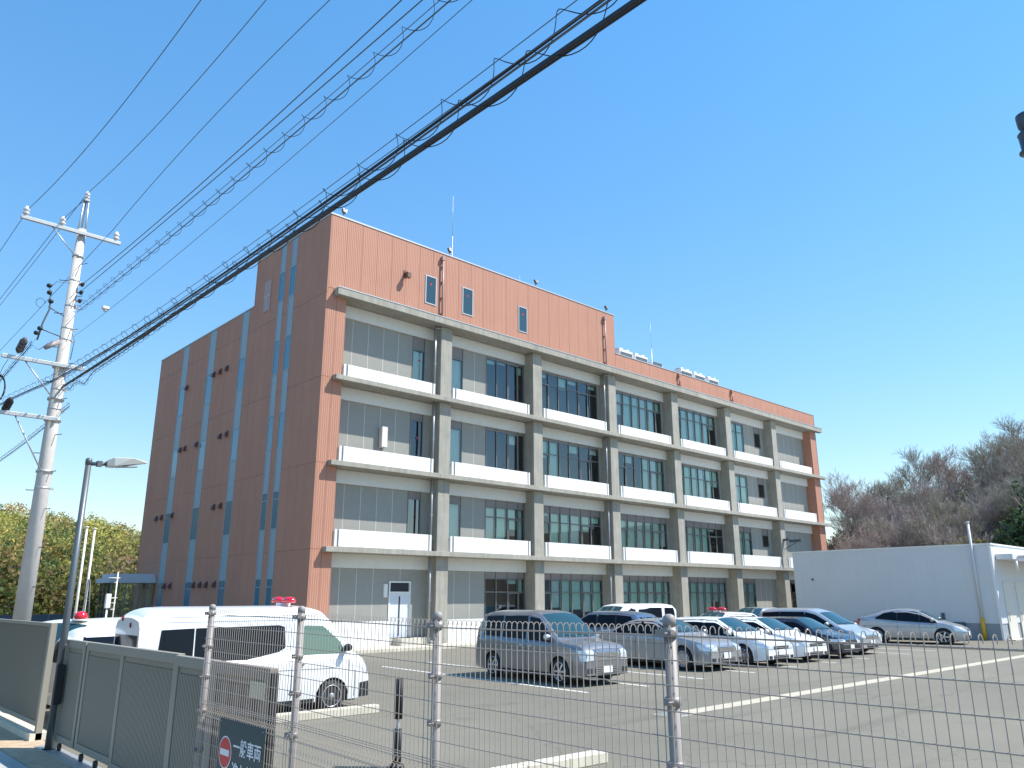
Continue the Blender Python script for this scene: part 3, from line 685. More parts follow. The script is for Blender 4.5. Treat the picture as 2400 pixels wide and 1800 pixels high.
    # door seams, handles, mirrors
    for x in S['seams']:
        for s in (-1, 1):
            q = MB(); z0, z1 = zb+.12, belt(x)-.02; vs = []
            for k in range(6): z = z0+(z1-z0)*k/5; yy = s*side_y(x, z, .004); vs += [(x-.006, yy, z), (x+.006, yy, z)]
            q.add(vs, [(2*i, 2*i+1, 2*i+3, 2*i+2) for i in range(5)]); q.obj('door_seam', DARK, t)
    for x in S['handles']:
        for s in (-1, 1):
            z = belt(x)-.12; q = MB(); q.cbox((x, s*(side_y(x, z)+.015), z), (.17, .035, .032)); q.obj('door_handle', S.get('hm', pm), t, bevel=.01)
    mx, mz = S['mirror']
    for s in (-1, 1):
        y = side_y(mx, mz); q = MB(); q.lathe([(0.02, -.11), (.085, -.09), (.10, 0), (.085, .08), (.02, .10)], 12, Matrix.Translation((mx, s*(y+.13), mz+.06)) @ Matrix.Rotation(R(90), 4, 'X') @ Matrix.Diagonal((.75, .85, 1, 1)))
        q.cbox((mx, s*(y+.03), mz), (.06, .12, .04)); q.obj('mirror', S.get('mm', pm), t)
    if S.get('sidebump'): side_poly('bumper_corner', [(h-.28, .27), (h-.28, .58), (h-.02, .60), (h-.02, .27)], BLACK, .010)
    # front and rear faces
    def end_patch(name, front, y0, y1, z0, z1, m, off=.012, nx=6, nz=4, skew=0, parent=t):
        """patch following the nose: for each (y,z) find outermost x on the body"""
        q = MB(); vs = []; sgn = 1 if front else -1; bad = set()
        for i in range(nx+1):
            for j in range(nz+1):
                y = y0+(y1-y0)*i/nx; z = z0+(z1-z0)*j/nz+skew*(i/nx)
                x = None
                for xx in np.arange(h, h-1.4, -.02):
                    p = sgn*xx
                    if z <= top_z(p, y, 0) and z >= zb-.05 and abs(y) <= side_y(p, z, 0): x = p; break
                if x is None or abs(x) < h-(.62 if front else .34): bad.add(len(vs)); x = sgn*(h-1.4) if x is None else x
                vs.append((x+sgn*off, y+(off*.5 if y > 0 else -off*.5), z))
        fs = [(i*(nz+1)+j, (i+1)*(nz+1)+j, (i+1)*(nz+1)+j+1, i*(nz+1)+j+1) for i in range(nx) for j in range(nz)]
        fs = [f for f in fs if not bad & set(f)]
        if (not front) != (y1 < y0): fs = [tuple(reversed(f)) for f in fs]
        q.add(vs, fs, True); return q.obj(name, m, parent)
    for (y0, y1, z0, z1, sk) in S['lamps']:
        for s in (-1, 1): end_patch('headlight', True, s*y0, s*y1, z0, z1, LAMPC, .012, 10, 5, sk)
    for (y1, z0, z1, m_, nb) in S['grilles']:
        G = end_patch('grille', True, -y1, y1, z0, z1, m_, .010)
        for k in range(nb):
            z = z0+(z1-z0)*(k+.5)/nb; end_patch('grille_bar', True, -y1*.97, y1*.97, z-.008, z+.008, CHROME, .022, 6, 1, parent=G)
    for s in (-1, 1):
        if S.get('fog'): y0, y1, z0, z1 = S['fog']; end_patch('fog_lamp_recess', True, s*y0, s*y1, z0, z1, DARK, .010, 4, 2)
    pz = S.get('plate', .42); xf = None
    for xx in np.arange(h, h-1, -.01):
        if pz+.05 <= top_z(xx, 0, 0): xf = xx; break
    q = MB(); q.box(xf+.02, xf+.032, -.165, .165, pz-.08, pz+.085); q.obj('number_plate', PLATE, t)
    for (y0, y1, z0, z1) in S['tails']:
        for s in (-1, 1): end_patch('tail_lamp', False, s*y0, s*y1, z0, z1, TAIL, .012, 8, 5)
    if 'rearwin' in S: y1, z0, z1 = S['rearwin']; end_patch('rear_window', False, -y1, y1, z0, z1, CARGL, .010, 8, 5)
    q = MB(); q.box(-h-.03, -h-.015, -.165, .165, .72, .885) if not S.get('norp') else None
    q.obj('rear_number_plate', PLATE, t)
    # wipers
    q = MB(); xa, xb, ya, yb = S['ws']
    for s, y0 in ((1, .1), (1, -.45)): q.tube([(xa-.02, y0+.35, top_z(xa-.02, y0+.35, .02)), (xa-.12, y0-.1, top_z(xa-.12, y0-.1, .03))], .008, 4)
    q.obj('wiper', BLACK, t)
    return t, dict(side_y=side_y, top_z=top_z, end_patch=end_patch, side_poly=side_poly, hw=hw, h=h)
def hat(s): return s
MPV = dict(L=4.8, W=1.8, R=.345, wx=(1.46, -1.49), zb=.22, tum=.20, rc=.13, nose=.6, taper=(.13, .06),
    top=[(-2.4, 1.45), (-2.37, 1.55), (-2.30, 1.55), (-2.15, 1.84), (-1.8, 1.91), (.2, 1.92), (.55, 1.84), (1.33, 1.20), (1.45, 1.16), (2.1, 1.09), (2.28, 1.02), (2.37, .93), (2.4, .84)],
    belt=[(-2.4, 1.08), (-2.2, 1.12), (1.3, 1.05), (2.1, .97), (2.3, .90), (2.4, .80)],
    win=[[(-2.0, 1.18), (-1.95, 1.72), (-1.15, 1.75), (-1.15, 1.16)], [(-1.08, 1.16), (-1.08, 1.75), (-.02, 1.76), (-.02, 1.13)], [(.08, 1.12), (.08, 1.74), (.5, 1.70), (1.12, 1.18), (1.15, 1.08)]],
    ws=(1.36, .52, .72, .62), seams=(-1.12, .03, 1.2), handles=(-.15, .22), mirror=(1.05, 1.16), hm=CHROME, mm=CHROME,
    lamps=[(.50, .84, .66, .93, -.02)], grilles=[(.46, .66, .92, CHROME, 0), (.43, .68, .90, mat('chrome_grille', (.32, .33, .34), .25, .9), 7), (.45, .34, .47, DARK, 3)], fog=(.56, .74, .34, .46), plate=.42,
    tails=[(.66, .84, .95, 1.5)], rearwin=(.62, 1.15, 1.62), spokes=6)
SEDAN = dict(bp=1, L=4.75, W=1.79, R=.33, wx=(1.42, -1.38), zb=.18, tum=.42, rc=.11, nose=.8, taper=(.18, .12),
    top=[(-2.375, .85), (-2.34, 1.0), (-2.2, 1.07), (-1.65, 1.10), (-.9, 1.42), (-.3, 1.47), (.25, 1.45), (1.05, 1.05), (1.2, .99), (1.95, .86), (2.25, .77), (2.375, .66)],
    belt=[(-2.375, .85), (-2.2, .99), (-1.5, 1.0), (.9, .93), (1.9, .80), (2.25, .70), (2.375, .62)],
    win=[[(-1.45, 1.02), (-.95, 1.31), (-.5, 1.355), (-.5, .98)], [(-.43, .98), (-.43, 1.355), (.1, 1.36), (.3, 1.335), (.3, .96)], [(.36, .96), (.36, 1.32), (.92, 1.05), (.97, .97)]],
    ws=(1.05, .28, .68, .54), rw=(-1.62, -.95, .66, .53), seams=(-.46, .33, 1.0), handles=(-.75, .1), mirror=(.86, .98),
    lamps=[(.44, .84, .56, .74, .02)], grilles=[(.36, .56, .70, mat('satin_grille', (.25, .24, .22), .3, .8), 4), (.40, .26, .38, DARK, 2)], fog=(.52, .74, .27, .37), plate=.44,
    tails=[(.52, .86, .74, .94)], spokes=14)
WAGON = dict(bp=1, L=4.5, W=1.72, R=.32, wx=(1.38, -1.30), zb=.18, tum=.36, rc=.12, nose=.75, taper=(.18, .08),
    top=[(-2.25, .9), (-2.22, 1.08), (-2.05, 1.32), (-1.75, 1.47), (-.6, 1.51), (.25, 1.50), (1.15, 1.04), (1.3, .98), (1.95, .86), (2.15, .77), (2.25, .66)],
    belt=[(-2.25, .95), (-2.1, 1.03), (-1.0, .98), (1.0, .90), (1.8, .79), (2.15, .70), (2.25, .60)],
    win=[[(-1.95, 1.08), (-1.75, 1.34), (-1.2, 1.385), (-1.2, 1.02)], [(-1.12, 1.01), (-1.12, 1.39), (-.28, 1.41), (-.28, .96)], [(-.18, .95), (-.18, 1.41), (.25, 1.39), (1.02, 1.0), (1.06, .93)]],
    ws=(1.14, .26, .66, .54), seams=(-1.15, -.23, 1.02), handles=(-1.0, -.05), mirror=(.92, .97),
    lamps=[(.42, .81, .54, .70, .03)], grilles=[(.40, .54, .64, DARK, 1), (.42, .24, .36, DARK, 2)], fog=(.50, .72, .25, .35), plate=.45,
    tails=[(.60, .84, .80, 1.15)], rearwin=(.52, 1.02, 1.32), spokes=10)
ESTIMA = dict(bp=1, L=4.8, W=1.8, R=.34, wx=(1.50, -1.45), zb=.2, tum=.30, rc=.15, nose=.7, taper=(.20, .07),
    top=[(-2.4, 1.35), (-2.36, 1.42), (-2.25, 1.58), (-2.0, 1.72), (-1.2, 1.76), (.1, 1.75), (.6, 1.62), (1.5, 1.12), (1.65, 1.04), (2.1, .90), (2.3, .80), (2.4, .70)],
    belt=[(-2.4, 1.1), (-2.0, 1.14), (-.5, 1.08), (1.3, .98), (2.0, .82), (2.3, .72), (2.4, .64)],
    win=[[(-2.1, 1.24), (-2.0, 1.56), (-1.2, 1.60), (-1.2, 1.18)], [(-1.17, 1.18), (-1.17, 1.60), (-.05, 1.60), (-.05, 1.10)], [(0.0, 1.10), (0.0, 1.60), (.45, 1.50), (1.25, 1.10), (1.3, 1.02)]],
    ws=(1.50, .62, .72, .60), seams=(-1.18, -.02, 1.2), handles=(-.95, .12), mirror=(1.08, 1.08), hm=CHROME,
    lamps=[(.46, .86, .62, .80, .02)], grilles=[(.42, .62, .76, mat('satin_grille', (.25, .24, .22), .3, .8), 4), (.42, .28, .42, DARK, 1)], plate=.46,
    tails=[(.62, .86, 1.0, 1.45)], rearwin=(.6, 1.15, 1.5), spokes=8)
PRIUS = dict(bp=1, L=4.46, W=1.745, R=.32, wx=(1.38, -1.32), zb=.17, tum=.42, rc=.12, nose=.8, taper=(.2, .1),
    top=[(-2.23, .5), (-2.2, .95), (-2.12, 1.10), (-1.2, 1.38), (-.5, 1.48), (.0, 1.49), (.5, 1.40), (1.3, 1.0), (1.45, .94), (1.95, .81), (2.15, .70), (2.23, .58)],
    belt=[(-2.23, .9), (-2.0, 1.03), (-1.0, .99), (1.0, .86), (1.8, .74), (2.15, .63), (2.23, .52)],
    win=[[(-1.35, 1.06), (-1.0, 1.28), (-.45, 1.37), (-.45, .98)], [(-.40, .98), (-.40, 1.375), (.25, 1.37), (.45, 1.32), (.45, .93)], [(.50, .93), (.50, 1.29), (1.12, .97), (1.16, .90)]],
    ws=(1.32, .5, .68, .52), rw=(-1.95, -1.2, .62, .5), seams=(-.43, .47, 1.15), handles=(-.7, .2), mirror=(1.0, .96),
    lamps=[(.48, .82, .52, .72, .05)], grilles=[(.40, .24, .38, DARK, 1)], plate=.46, tails=[(.6, .82, .8, 1.05)], spokes=5)
HIACE = dict(L=5.2, W=1.88, R=.335, wx=(1.62, -1.49), zb=.24, tum=.055, rc=.20, nose=.30, taper=(.07, .06), crown=.06,
    top=[(-2.6, 2.02), (-2.57, 2.12), (-2.5, 2.2), (-2.3, 2.27), (-2.0, 2.285), (1.05, 2.285), (1.35, 2.23), (1.60, 2.0), (2.12, 1.40), (2.25, 1.26), (2.50, 1.10), (2.585, .96), (2.6, .6)],
    belt=[(-2.6, 1.17), (1.6, 1.15), (2.2, 1.12), (2.50, 1.0), (2.6, .56)],
    win=[[(-2.25, 1.27), (-2.2, 1.84), (-1.55, 1.86), (-1.55, 1.22)], [(-1.52, 1.22), (-1.52, 1.86), (.28, 1.88), (.42, 1.84), (.44, 1.4), (.30, 1.33), (-.4, 1.20)]],
    frontwin=[(.78, 1.30), (.76, 1.78), (.92, 1.86), (1.34, 1.84), (1.78, 1.50), (1.95, 1.24), (.9, 1.24)], fwm=mat('green_cab_glass', (.10, .20, .17), .05, spec=.8),
    ws=(2.22, 1.52, .80, .70), seams=(-1.54, .62, 2.02), handles=(.82, -.2), mirror=(1.93, 1.30), hm=BLACK, mm=BLACK,
    lamps=[(.56, .92, .74, 1.0, .02)], grilles=[(.55, .78, .92, DARK, 3), (.92, .27, .60, BLACK, 0)], plate=.45, sidebump=1,
    tails=[(.80, .92, .85, 1.25)], rearwin=(.70, 1.22, 1.74), spokes=8, steel=1, blacksill=1)
VANLOW = dict(HIACE); VANLOW.update(sidebump=0, fwm=CARGL, L=4.7, wx=(1.45, -1.12), top=[(-2.35, 1.75), (-2.33, 1.82), (-2.27, 1.9), (-2.1, 1.96), (-1.8, 1.98), (.9, 1.98), (1.15, 1.93), (1.95, 1.38), (2.08, 1.2), (2.25, 1.0), (2.32, .8), (2.35, .6)],
    belt=[(-2.35, 1.17), (1.4, 1.15), (1.95, 1.08), (2.2, .92), (2.35, .56)],
    win=[[(-2.2, 1.25), (-2.15, 1.76), (-1.45, 1.78), (-1.45, 1.22)], [(-1.25, 1.22), (-1.25, 1.78), (.35, 1.80), (.35, 1.2)]], frontwin=[(.55, 1.25), (.55, 1.80), (1.1, 1.78), (1.62, 1.40), (1.72, 1.20)],
    ws=(2.0, 1.25, .80, .70), seams=(-1.4, .45, 1.85), handles=(.6, -.1), mirror=(1.7, 1.28), rearwin=(.66, 1.2, 1.7))
SUV = dict(MPV); SUV.update(bp=1, L=4.5, W=1.8, R=.36, wx=(1.32, -1.3), tum=.30,
    top=[(-2.25, 1.3), (-2.22, 1.36), (-2.05, 1.5), (-1.85, 1.62), (-1.2, 1.68), (.3, 1.68), (1.2, 1.15), (1.3, 1.1), (1.95, .98), (2.15, .8), (2.25, .6)],
    belt=[(-2.25, 1.0), (-2.0, 1.08), (1.0, 1.02), (1.9, .9), (2.15, .74), (2.25, .5)],
    win=[[(-1.95, 1.16), (-1.75, 1.48), (-1.1, 1.52), (-1.1, 1.12)], [(-1.02, 1.12), (-1.02, 1.52), (-.2, 1.54), (-.2, 1.08)], [(-.1, 1.08), (-.1, 1.54), (.3, 1.52), (1.05, 1.12), (1.1, 1.05)]],
    ws=(1.18, .34, .7, .58), seams=(-1.06, -.15, 1.05), handles=(-.9, .05), mirror=(.95, 1.1), tails=[(.70, .86, .95, 1.58)], rearwin=(.60, 1.08, 1.46), lamps=[(.5, .84, .7, .88, .0)])
SILV = paint('silver_grey_paint', (.26, .26, .265), .6, .32)
SILV2 = paint('silver_paint', (.40, .40, .41), .55, .3)
WHT = paint('white_car_paint', (.80, .81, .82), 0, .3)
BLK = paint('black_car_paint', (.018, .02, .03), 0, .15)
BLU = paint('slate_blue_paint', (.10, .16, .24), .5, .3)
SILB = paint('pale_silver_blue_paint', (.46, .48, .50), .5, .28)
CREAM = paint('cream_bus_paint', (.74, .72, .62), 0, .4)
HD = math.atan2(-1, -.07)
G1 = 'cars parked nose-out in the front row'
make_car(MPV, SILV, 'dark silver people carrier with chrome grille, nearest car of the front row', 'car', (-.25, -15.55, 0), HD, G1, scale=1.05)
make_car(SEDAN, SILV2, 'silver saloon car between the dark silver people carrier and the first white estate', 'car', (6.15, -15.2, 0), HD, G1, scale=1.13)
make_car(WAGON, WHT, 'white estate car right of the silver saloon, nose nearest the fence', 'car', (8.95, -15.85, 0), HD, G1, scale=1.1)
make_car(dict(WAGON, spokes=7, win=[[(-1.95, 1.08), (-1.75, 1.34), (-.28, 1.41), (-.28, .96)], [(-.18, .95), (-.18, 1.41), (.25, 1.39), (1.02, 1.0), (1.06, .93)]]), WHT, 'second white estate car, tucked between the first white estate and the black hatchback', 'car', (11.7, -15.85, 0), HD, G1, scale=1.07)
make_car(dict(WAGON, L=4.4, top=[(-2.2, .55), (-2.17, 1.0), (-2.0, 1.32), (-1.7, 1.47), (-.6, 1.51), (.25, 1.50), (1.15, 1.04), (1.3, .98), (1.9, .86), (2.1, .77), (2.2, .66)], belt=[(-2.2, .95), (-2.05, 1.03), (-1.0, .98), (1.0, .90), (1.75, .79), (2.1, .70), (2.2, .60)], grilles=[(.62, .26, .60, DARK, 2)], wx=(1.35, -1.25)), BLK, 'glossy black hatchback with white number plate in the front row', 'car', (14.5, -16.05, 0), HD, G1, scale=1.04)
make_car(ESTIMA, SILB, 'pale silver-blue people carrier with long dark side windows right of the black hatchback', 'car', (17.3, -15.4, 0), HD, G1, scale=1.08)
make_car(WAGON, WHT, 'white hatchback mostly hidden behind the pale silver-blue people carrier', 'car', (20.6, -14.3, 0), HD, G1, scale=1.04)
make_car(PRIUS, SILV2, 'silver liftback saloon parked alone before the pale blue-grey side wall', 'car', (27.5, -15.7, 0), math.atan2(-1, .18), scale=1.19)
make_car(SUV, BLU, 'slate blue off-road car with tall red tail lamps facing away behind the silver saloon', 'car', (9.3, -9.7, 0), R(95), scale=1.08)
make_car(VANLOW, WHT, 'low-roofed white van with black windows parked close to the building columns', 'van', (14.6, -6.9, 0), R(174), name='parked_van', scale=1.05)
make_car(SUV, SILB, 'pale car with greenish glass showing behind the long dark-windowed people carrier', 'car', (21.9, -9.7, 0), R(180), scale=1.1)
fc, fi = make_car(WAGON, WHT, 'white command car with a red light bar behind the white estate', 'emergency car', (16.4, -10.9, 0), R(178), name='emergency_car', scale=1.12)
def light_bar(x, z, parent, wd=1.0, y=0):
    b = MB(); b.box(x-.12, x+.12, y-.12, y+.12, z-.04, z+.035); o = b.obj('light_bar', WHITEP, parent)
    for s in (-1, 1):
        q = MB(); q.lathe([(.05, 0), (.15, .01), (.17, .05), (.13, .12), (.05, .15)], 14, Matrix.Translation((x, y+s*wd*.25, z+.03)) @ Matrix.Rotation(R(0), 4, 'X') @ Matrix.Diagonal((.8, wd*1.5, .95, 1)), True)
        q.obj('red_lens', mat('red_lens', (.70, .01, .03), .12, spec=.8, coat=.6), o)
    return o
light_bar(.1, 1.53, fc, 1.0)
# big ambulance-type van
hv, hi = make_car(HIACE, WHT, 'large high-roofed white van with red roof beacons standing behind the wire fence and gate', 'van', (-10.32, -16.35, 0), R(-1.5), name='high_roof_van', scale=.975)
light_bar(.75, 2.31, hv, 1.05)
for y, z in ((.55, 2.05), (-.0, 1.93)):
    q = MB(); q.lathe([(.06, 0), (.05, .03), (.02, .04)], 12, Matrix.Translation((-2.585, y-.2, z)) @ Matrix.Rotation(R(-90), 4, 'Y')); q.obj('rear_marker_lamp', mat('dark_red_lamp', (.25, .01, .04), .2), hv)
for z in (1.98, 2.08): 
    q = MB(); 
    for s in (-1, 1): 
        vs = []; xs_ = np.linspace(-2.3, 1.2, 12)
        for x in xs_: yy = s*hi['side_y'](x, z, .006); vs += [(x, yy, z), (x, yy, z+.012)]
        q.add(vs, [(2*i, 2*i+2, 2*i+3, 2*i+1) for i in range(11)])
    q.obj('roof_rib', mat('rib_grey', (.55, .57, .6), .5), hv)
# cream minibus with green windows, at the left behind the gate
MB_ = dict(HIACE); MB_.update(sidebump=0, L=6.4, W=1.95, R=.35, wx=(2.0, -1.85), tum=.06, top=[(-3.2, 1.65), (-3.17, 1.74), (-3.1, 1.84), (-2.85, 1.9), (2.1, 1.9), (2.4, 1.84), (2.9, 1.25), (3.05, 1.05), (3.15, .85), (3.2, .6)],
    belt=[(-3.2, 1.0), (2.7, 1.0), (3.0, .9), (3.2, .55)], win=[], frontwin=None, ws=(2.85, 2.4, .8, .74), seams=(-1.2, 1.2), handles=(1.4,), mirror=(2.5, 1.2), rearwin=(.7, 1.15, 1.65), tails=[(.85, .95, .8, 1.1)], lamps=[(.6, .92, .6, .8, 0)], grilles=[(.7, .3, .5, BLACK, 0)])
mv, mi = make_car(MB_, CREAM, 'cream minibus with green side windows and a red beacon behind the grey gate', 'minibus', (-10.95, -9.95, 0), R(217), name='parked_minibus')
for a, c in ((-2.95, -1.75), (-1.65, -.45), (-.35, .85), (.95, 1.75), (1.85, 2.5)): mi['side_poly']('side_window', [(a, 1.20), (a, 1.62), (c, 1.62), (c, 1.20)], mat('green_bus_glass', (.05, .17, .13), .08, spec=.8))
mi['side_poly']('window_band', [(-3.0, 1.08), (-3.0, 1.15), (2.6, 1.15), (2.6, 1.08)], DARK, .006)
q = MB(); q.lathe([(.18, 0), (.19, .04)], 16, Matrix.Translation((2.25, .45, 1.86))); q.obj('beacon_base', WHITEP, mv)
q = MB(); q.lathe([(.11, .04), (.16, .08), (.14, .17), (.07, .22), (.02, .23)], 16, Matrix.Translation((2.25, .45, 1.86))); q.obj('beacon', mat('red_lens', (.70, .01, .03), .12), mv)
make_car(dict(WAGON, L=3.4, W=1.48, wx=(1.2, -1.15), nose=.5, top=[(-1.7, 1.5), (-1.68, 1.6), (-1.6, 1.7), (-1.4, 1.8), (.5, 1.8), (1.2, 1.1), (1.5, .95), (1.65, .75), (1.7, .5)], belt=[(-1.7, 1.0), (1.1, 1.0), (1.5, .85), (1.7, .45)],
    win=[[(-1.5, 1.1), (-1.45, 1.6), (-.2, 1.62), (-.2, 1.05)], [(-.1, 1.05), (-.1, 1.62), (.4, 1.6), (.95, 1.12)]], ws=(1.15, .55, .6, .5), seams=(-.15, .95), handles=(-.3,), mirror=(.85, 1.05), rearwin=(.5, 1.08, 1.55), tails=[(.6, .72, .7, 1.0)], lamps=[(.4, .68, .6, .8, 0)], grilles=[(.3, .5, .6, DARK, 1)]), WHT,
    'small white minicar with dark windows between the cream minibus and the high-roofed van', 'car', (-11.75, -14.15, 0), R(2), scale=1.0)
# ================================================================== ANNEX
A = thing('annex_building', 'low white annex with a large blank shaded side wall at the right', 'building', (33.2, -18.4, 0))
AW = mat('annex_white', (.66, .67, .68), .65, noise=.025, nscale=.4, streak=.04)
b = MB(); b.box(0, 20, 0, 12.2, .9, 5.28); b.obj('wall', AW, A)
b = MB(); b.box(.03, 19.9, .03, 12.17, -.02, .9); b.obj('plinth', mat('annex_plinth', (.30, .33, .36), .8, noise=.1, bump=.2), A)
b = MB(); b.box(-.04, 20.0, -.05, 12.25, 5.28, 5.36); b.obj('coping', WHITEP, A)
b = MB(); b.box(-.03, .0, -.02, .10, .0, 5.27); b.obj('corner_trim', WHITEP, A)
b = MB(); b.tube([(-.1, .95, 1.2), (-.1, .95, 6.55)], .075, 10); b.lathe([(.1, 0), (.1, .08), (.03, .1)], 10, Matrix.Translation((-.1, .95, 6.55)))
for z in (1.5, 2.8, 4.1, 5.2): b.cbox((-.05, .95, z), (.12, .2, .05))
b.obj('vent_pipe', mat('pale_pipe', (.60, .60, .60), .5), A)
b = MB(); b.tube([(-.1, .95, .02), (-.1, .95, 1.2)], .11, 10); b.obj('pipe_guard', YEL, A)
b = MB(); b.box(-.2, -.003, 1.9, 2.5, .5, .95); b.box(-.13, -.003, 2.95, 3.1, .9, 1.45); b.obj('meter_box', mat('meter_dark', (.08, .11, .13), .5), A)
b = MB(); b.cbox((-.04, 10.9, 3.5), (.08, .12, .12)); b.obj('vent_cap', mat('meter_dark', (.08, .11, .13), .5), A)
# front side of the annex: recessed doors, lower canopy roof
b = MB(); b.box(.6, 14, -.9, -.04, 4.45, 4.75); b.box(1.3, 14, -1.6, -.9, 4.35, 4.5); b.obj('canopy', AW, A)
b = MB()
for i in range(26): b.box(1.35+i*.48, 1.65+i*.48, -1.4, -.95, 4.5, 4.66)
b.obj('roof_ridge', GALV, A)
b = MB(); b.tube([(.95, -.95, 4.35), (.95, -.95, 3.8)], .06, 8); b.obj('gutter_drop', WHITEP, A)
for x in (1.1, 3.4, 5.7):
    b = MB(); b.box(x, x+1.5, -.06, -.002, .05, 3.2); d_ = b.obj('door', mat('cream_door', (.70, .68, .60), .5), A)
    b = MB(); b.box(x+.15, x+.22, -.09, -.06, 1.0, 1.5); b.obj('handle', CHROME, d_)
b = MB(); b.box(.2, 14, -.5, -.07, -.01, .05); b.obj('step', CONC_L, A)
# ================================================================== FENCE (two-tier welded mesh)
F = thing('mesh_fence', 'beige two-tier welded wire mesh fence with round posts in the foreground', 'fence')
FP = [(-14.765, -24.84), (-14.80, -26.84), (-14.83, -28.84), (-14.865, -30.84), (-14.90, -32.84), (-14.93, -34.84), (-14.965, -36.84)]
FT = [2.31, 2.305, 2.28, 2.29, 2.29, 2.29, 2.29]; 
def fpost(x, y, zt):
    b = MB(); b.tube([(x, y, -.02), (x, y, zt-.03)], .032, 14); o = b.obj('post', POSTM, F)
    b = MB(); b.lathe([(.034, -.035), (.035, -.005), (.029, .014), (.012, .024)], 14, Matrix.Translation((x, y, zt))); b.obj('post_cap', POSTM, o)
    for z in (zt-.07, zt-.40, zt-.70, zt-1.03, zt-1.4, zt-1.8):
        big = abs(z-(zt-1.03)) < .01 or z > zt-.1
        b = MB(); b.lathe([(.04, -.02), (.04, .02)], 12, Matrix.Translation((x, y, z))); b.cbox((x-.045, y+.0, z), (.03, .10 if big else .035, .035)); b.tube([(x-.04, y-.03, z), (x-.09, y-.03, z)], .006, 5); b.obj('clamp', mat('clamp_grey', (.26, .24, .235), .5, .3), o)
def fpanel(p, q, za, zc_, h):
    """one welded panel, rolled edges top and bottom, set on the street side of the posts"""
    P = Vector((p[0], p[1], 0)); Q = Vector((q[0], q[1], 0)); d = (Q-P); Ln = d.length; d.normalize(); nrm = Vector((d.y, -d.x, 0))
    if nrm.x > 0: nrm = -nrm
    off = nrm*.045; b = MB(); n = int(round(Ln/.05))
    for i in range(n):
        s = (i+.5)*Ln/n; base = P+d*s+off; zt = za+(zc_-za)*s/Ln; zb_ = zt-h
        pts = []
        for a in (200, 140, 85, 30): pts.append(base-nrm*.022+nrm*.022*math.cos(R(a))*-1+Vector((0, 0, zb_+.025-.024*math.sin(R(a)))))
        lp = [(math.cos(R(a)), math.sin(R(a))) for a in (-20, 10, 45, 80, 115, 150, 180)]
        pts = [base+nrm*(-.024+.024*-cx)+Vector((0, 0, zb_+.026-.026*sx)) for cx, sx in lp]
        pts += [base+Vector((0, 0, zt-.06))]+[base+nrm*(-.024+.024*-cx)+Vector((0, 0, zt-.026+.026*sx)) for cx, sx in reversed(lp)]
        b.tube(pts, .0027, 4, False)
    zs = [.055, .0, ]; hz = [(0.0, -.05), (-.040, -.055), (0.0, -h+.05), (-.040, -h+.055)]+[(.0045, -.05-.12*k) for k in range(1, int((h-.1)/.12)+1)]
    for o_, dz in hz: b.tube([P+off+nrm*o_+Vector((0, 0, za+dz)), Q+off+nrm*o_+Vector((0, 0, zc_+dz))], .0034, 5, False)
    b.obj('mesh_panel', FENCEM, F)
for i, (x, y) in enumerate(FP): fpost(x, y, FT[i])
for i in range(len(FP)-1):
    fpanel(FP[i], FP[i+1], FT[i]-.03, FT[i+1]-.03, .975)
    fpanel(FP[i], FP[i+1], FT[i]-1.015, FT[i+1]-1.015, .975)
# ---- the sign on the lower tier
S_ = thing('prohibition_sign', 'dark teal sign with red no-entry disc and white characters on the lower wire mesh', 'sign', (-14.86, -25.98, 1.285), 0)
S_.rotation_euler = (0, 0, R(-91))         # local +x runs along the fence away from the gate, local -y faces the street
b = MB(); b.box(-.49, .49, -.006, 0, -.62, 0); b.obj('board', mat('sign_teal', (.018, .055, .062), .45), S_, bevel=.003)
def disc(r, y, m, name, cx, cz, r2=None):
    q = MB(); vs = [(cx+r*math.cos(a), y, cz+r*math.sin(a)) for a in np.linspace(0, 2*math.pi, 41)[:-1]]
    q.add(vs+[(v[0], y+.002, v[2]) for v in vs], [tuple(range(40)), tuple(reversed(range(40, 80)))]+[(i, i+40, (i+1) % 40+40, (i+1) % 40) for i in range(40)]); return q.obj(name, m, S_)
SW = mat('sign_white', (.72, .74, .76), .45)
disc(.142, -.0085, SW, 'disc_border', -.315, -.29); disc(.130, -.0105, mat('sign_red', (.55, .03, .03), .4), 'no_entry_disc', -.315, -.29)
q = MB(); q.box(-.315-.098, -.315+.098, -.0135, -.0106, -.316, -.262); q.obj('disc_bar', SW, S_)
def text(body, x, z, size, m, parent, name='lettering', y=-.0095, rot=(R(90), 0, 0), stretch=1, align='LEFT', ex=.0008):
    c = bpy.data.curves.new(name, 'FONT'); c.body = body; c.size = size; c.extrude = ex; c.offset = size*.012; c.align_x = align; c.space_character = 1.0
    o = bpy.data.objects.new('tmp_text', c); COL.objects.link(o); bpy.context.view_layer.update()
    me = bpy.data.meshes.new_from_object(o.evaluated_get(bpy.context.evaluated_depsgraph_get())); bpy.data.objects.remove(o)
    n = bpy.data.objects.new(name, me); COL.objects.link(n); n.parent = parent; n.location = (x, y, z); n.rotation_euler = rot; n.scale = (stretch, 1, 1)
    me.materials.clear(); me.materials.append(m); return n
text('一般車両', -.14, -.27, .155, SW, S_, stretch=.95)
text('進入禁止', -.14, -.475, .155, SW, S_, stretch=.95)
for x in (-.45, .45):
    q = MB(); q.lathe([(.006, 0), (.006, .003), (.002, .004)], 8, Matrix.Translation((x, -.006, -.03)) @ Matrix.Rotation(R(90), 4, 'X')); q.obj('screw', GALV, S_)
